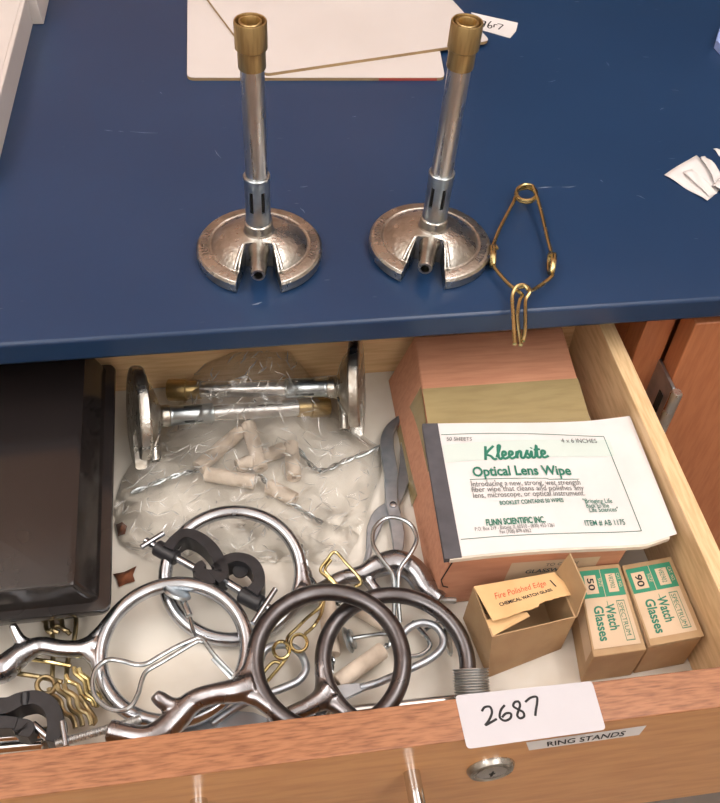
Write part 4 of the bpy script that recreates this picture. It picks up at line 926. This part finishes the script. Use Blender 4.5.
# ------------------------------------------------------------------ clay triangles
def clay_triangle(label, tubes, tails, group=None):
    c = sum((P(*p) for tb in tubes for p in tb), V()) / (2 * len(tubes))
    t = thing('clay_triangle', V((c.x, c.y, FL)), label, 'clay triangle', group)
    for a, b in tubes:
        a, b = P(*a), P(*b); L = (b - a).length; r = 0.0050
        bm = B(); lathe(bm, [(0.0018, 0.004), (0.0018, 0), (r * 0.94, 0), (r, 0.0004), (r, L - 0.0004), (r * 0.94, L), (0.0018, L), (0.0018, L - 0.004)], 22, frame(a, b - a)); ob = obj('clay_tube', bm, 'clay', t)
    for tail in tails:
        ps = spline([P(*p) for p in tail], 10); bm = B()
        for ph in (0, PI):                         # two wires twisted round each other
            q = []
            for i, p in enumerate(ps):
                d = (ps[min(i + 1, len(ps) - 1)] - ps[max(i - 1, 0)]).normalized(); s = d.cross(V((0, 0, 1))).normalized(); u_ = s.cross(d)
                a = ph + i * 0.75; q.append(p + s * 0.0010 * math.cos(a) + u_ * 0.0010 * math.sin(a))
            sweep(bm, q, 0.0009, seg=6)
        obj('twisted_wire', bm, 'wire', t)
    return t
zz = -0.1035
clay_triangle('clay triangle inside the plastic bag, nearer the black case', [((241, 431, zz), (198, 468, zz)), ((248, 424, zz + 0.004), (261, 469, zz)), ((205, 474, zz), (255, 482, zz))], [((199, 470, zz), (172, 477, zz), (131, 493, -0.107)), ((260, 475, zz), (275, 492, zz), (297, 507, -0.105), (322, 523, -0.106)), ((243, 428, zz), (250, 415, zz), (255, 400, -0.1))], 'clay triangles in the plastic bag')
clay_triangle('clay triangle inside the plastic bag, nearer the reddish box', [((237, 467, -0.1045), (284, 449, -0.1045)), ((291, 444, -0.1035), (294, 478, -0.1045)), ((268, 486, -0.1048), (295, 500, -0.1048))], [((296, 446, -0.104), (318, 470, -0.106), (345, 461, -0.1075), (383, 446, -0.108)),], 'clay triangles in the plastic bag')
clay_triangle('clay triangle lying loose under the two dark rings', [((337, 683, -0.1030), (383, 650, -0.1030)), ((327, 602, -0.1030), (332, 655, -0.1045)), ((352, 604, -0.1035), (386, 624, -0.1045))], [((334, 690, -0.104), (331, 672, -0.104), (333, 658, -0.104)), ((384, 648, -0.104), (392, 640, -0.1045), (387, 627, -0.105)), ((340, 604, -0.104), (318, 590, -0.103), (306, 565, -0.1045), (300, 545, -0.1055))])

# ------------------------------------------------------------------ crumpled plastic bag
rows = [(352, 226, 296), (375, 190, 309), (400, 182, 326), (425, 166, 346), (450, 140, 384), (480, 122, 378), (510, 112, 368), (540, 116, 358), (562, 150, 345)]
def bag_edge(v):
    t = v * (len(rows) - 1); k = min(int(t), len(rows) - 2); f = t - k
    return [rows[k][i] * (1 - f) + rows[k + 1][i] * f for i in range(3)]
pb = thing('plastic_bag', V((P(250, 470, FL).x, P(250, 470, FL).y, FL)), 'crumpled clear plastic bag holding clay triangles, over the two lying burners', 'bag')
PROF = lerpl([-0.060, -0.0615, -0.0655, -0.074, -0.0895, -0.0935, -0.097, -0.1030, -0.1075], 101)
def film(u, v, lift=0.0):                          # a point of the crumpled upper film
    y, x0, x1 = bag_edge(v)
    x = x0 + (x1 - x0) * u + 5 * noise.noise(V((u * 3, v * 6, 2.0))) * (1 - abs(2 * u - 1))
    e = max(0.0, min(1, 4.5 * u * (1 - u)) * min(1, 7 * (1 - v)))
    z = FL + 0.002 + (PROF[int(v * 100)] - FL - 0.002) * (e ** 0.6)
    q = V((x * 0.020, y * 0.024, 0))
    r1 = 1 - abs(noise.noise(q * 1.1 + V((3.1, 1.7, 0)))) * 2.2
    r2 = 1 - abs(noise.noise(V((x * 0.055 + y * 0.02, y * 0.075, 5.0)))) * 2.2
    r3 = 1 - abs(noise.noise(V((x * 0.16, y * 0.15 + x * 0.05, 9.0)))) * 2.0
    lo_ = v < 0.45
    z += (0.35 + 0.65 * e) * (0.0045 * (r1 - 0.4) + (0.0017 if lo_ else 0.0034) * (r2 - 0.4) + (0.0006 if lo_ else 0.0017) * (r3 - 0.4))
    return P(x, y, max(z, FL + 0.0012) + lift)
rf = random.Random(21)
nu, nv = 21, 25
def jit(k, n): return min(max((k + rf.uniform(-0.38, 0.38)) / n, 0.0), 1.0) if 0 < k < n else k / n
g = []
for j in range(nv + 1):
    row = []
    for i in range(nu + 1):
        u, v = jit(i, nu), jit(j, nv); edge = i in (0, nu) or j in (0, nv)
        q = film(u, v)
        amp = 0.0 if j == nv else (0.0012 if edge else (0.0050 if v < 0.45 else 0.0042))
        q.z = max(q.z + rf.uniform(-0.5, 1.0) * amp, FL + 0.0010)
        row.append(q)
    g.append(row)
bm = B(); fv = [[bm.verts.new(p) for p in row] for row in g]
for j in range(nv):
    for i in range(nu):
        a, b, c, d = fv[j][i], fv[j][i + 1], fv[j + 1][i + 1], fv[j + 1][i]
        for t in (((a, b, c), (a, c, d)) if rf.random() < 0.5 else ((a, b, d), (b, c, d))):
            if j > nv * 0.42:                      # finer crumples near the open end
                m = bm.verts.new((t[0].co + t[1].co + t[2].co) / 3 + V((0, 0, rf.uniform(-0.0010, 0.0016))))
                for k in range(3): bm.faces.new((t[k], t[(k + 1) % 3], m))
            else: bm.faces.new(t)
bm.verts.index_update()
edges = [(e.verts[0].co.copy(), e.verts[1].co.copy()) for e in bm.edges]
obj('upper_film', bm, 'bag', pb, ang=0.12)
# whitened ribbons along some facet edges, painted glints on the film's folds
bm = B(); up_ = V((0, 0, 0.0003))
for a, b in edges:
    if rf.random() < 0.12:
        m = (a + b) / 2 + V((rf.uniform(-1, 1), rf.uniform(-1, 1), 0)) * 0.0006; r = rf.uniform(0.00025, 0.0006)
        sweep(bm, [a + up_, m + up_, b + up_], [0.00008, r, 0.00008], seg=6, flat=[(1, 0.4), (1, 0.4)])
obj('fold_glints', bm, 'bagglint', pb)

# ------------------------------------------------------------------ dry leaf bits
def leaf(px, label):
    bm = B(); a = [P(x, y, FL + 0.0008 + 0.002 * ((k * 37) % 5) / 5) for k, (x, y) in enumerate(px)]
    vs_ = [bm.verts.new(p) for p in a]; c = bm.verts.new(sum(a, V()) / len(a) + V((0, 0, 0.0022)))
    for i in range(len(vs_)): bm.faces.new((vs_[i], vs_[(i + 1) % len(vs_)], c))
    o = obj('dry_leaf', bm, 'leaf'); s = o.modifiers.new('thick', 'SOLIDIFY'); s.thickness = 0.0004
    q = sum(a, V()) / len(a); root_single(o, V((q.x, q.y, FL))); tag(o, label, 'leaf', 'dry leaf bits')
leaf([(113, 574), (124, 572), (136.5, 566), (133, 575), (135, 581), (126, 584), (119, 587), (117, 579)], 'larger curled brown leaf bit on the drawer bottom near the left ring')
leaf([(116, 525), (122, 522), (127, 526), (125, 534), (118, 536)], 'smaller brown leaf bit beside the right edge of the black case')
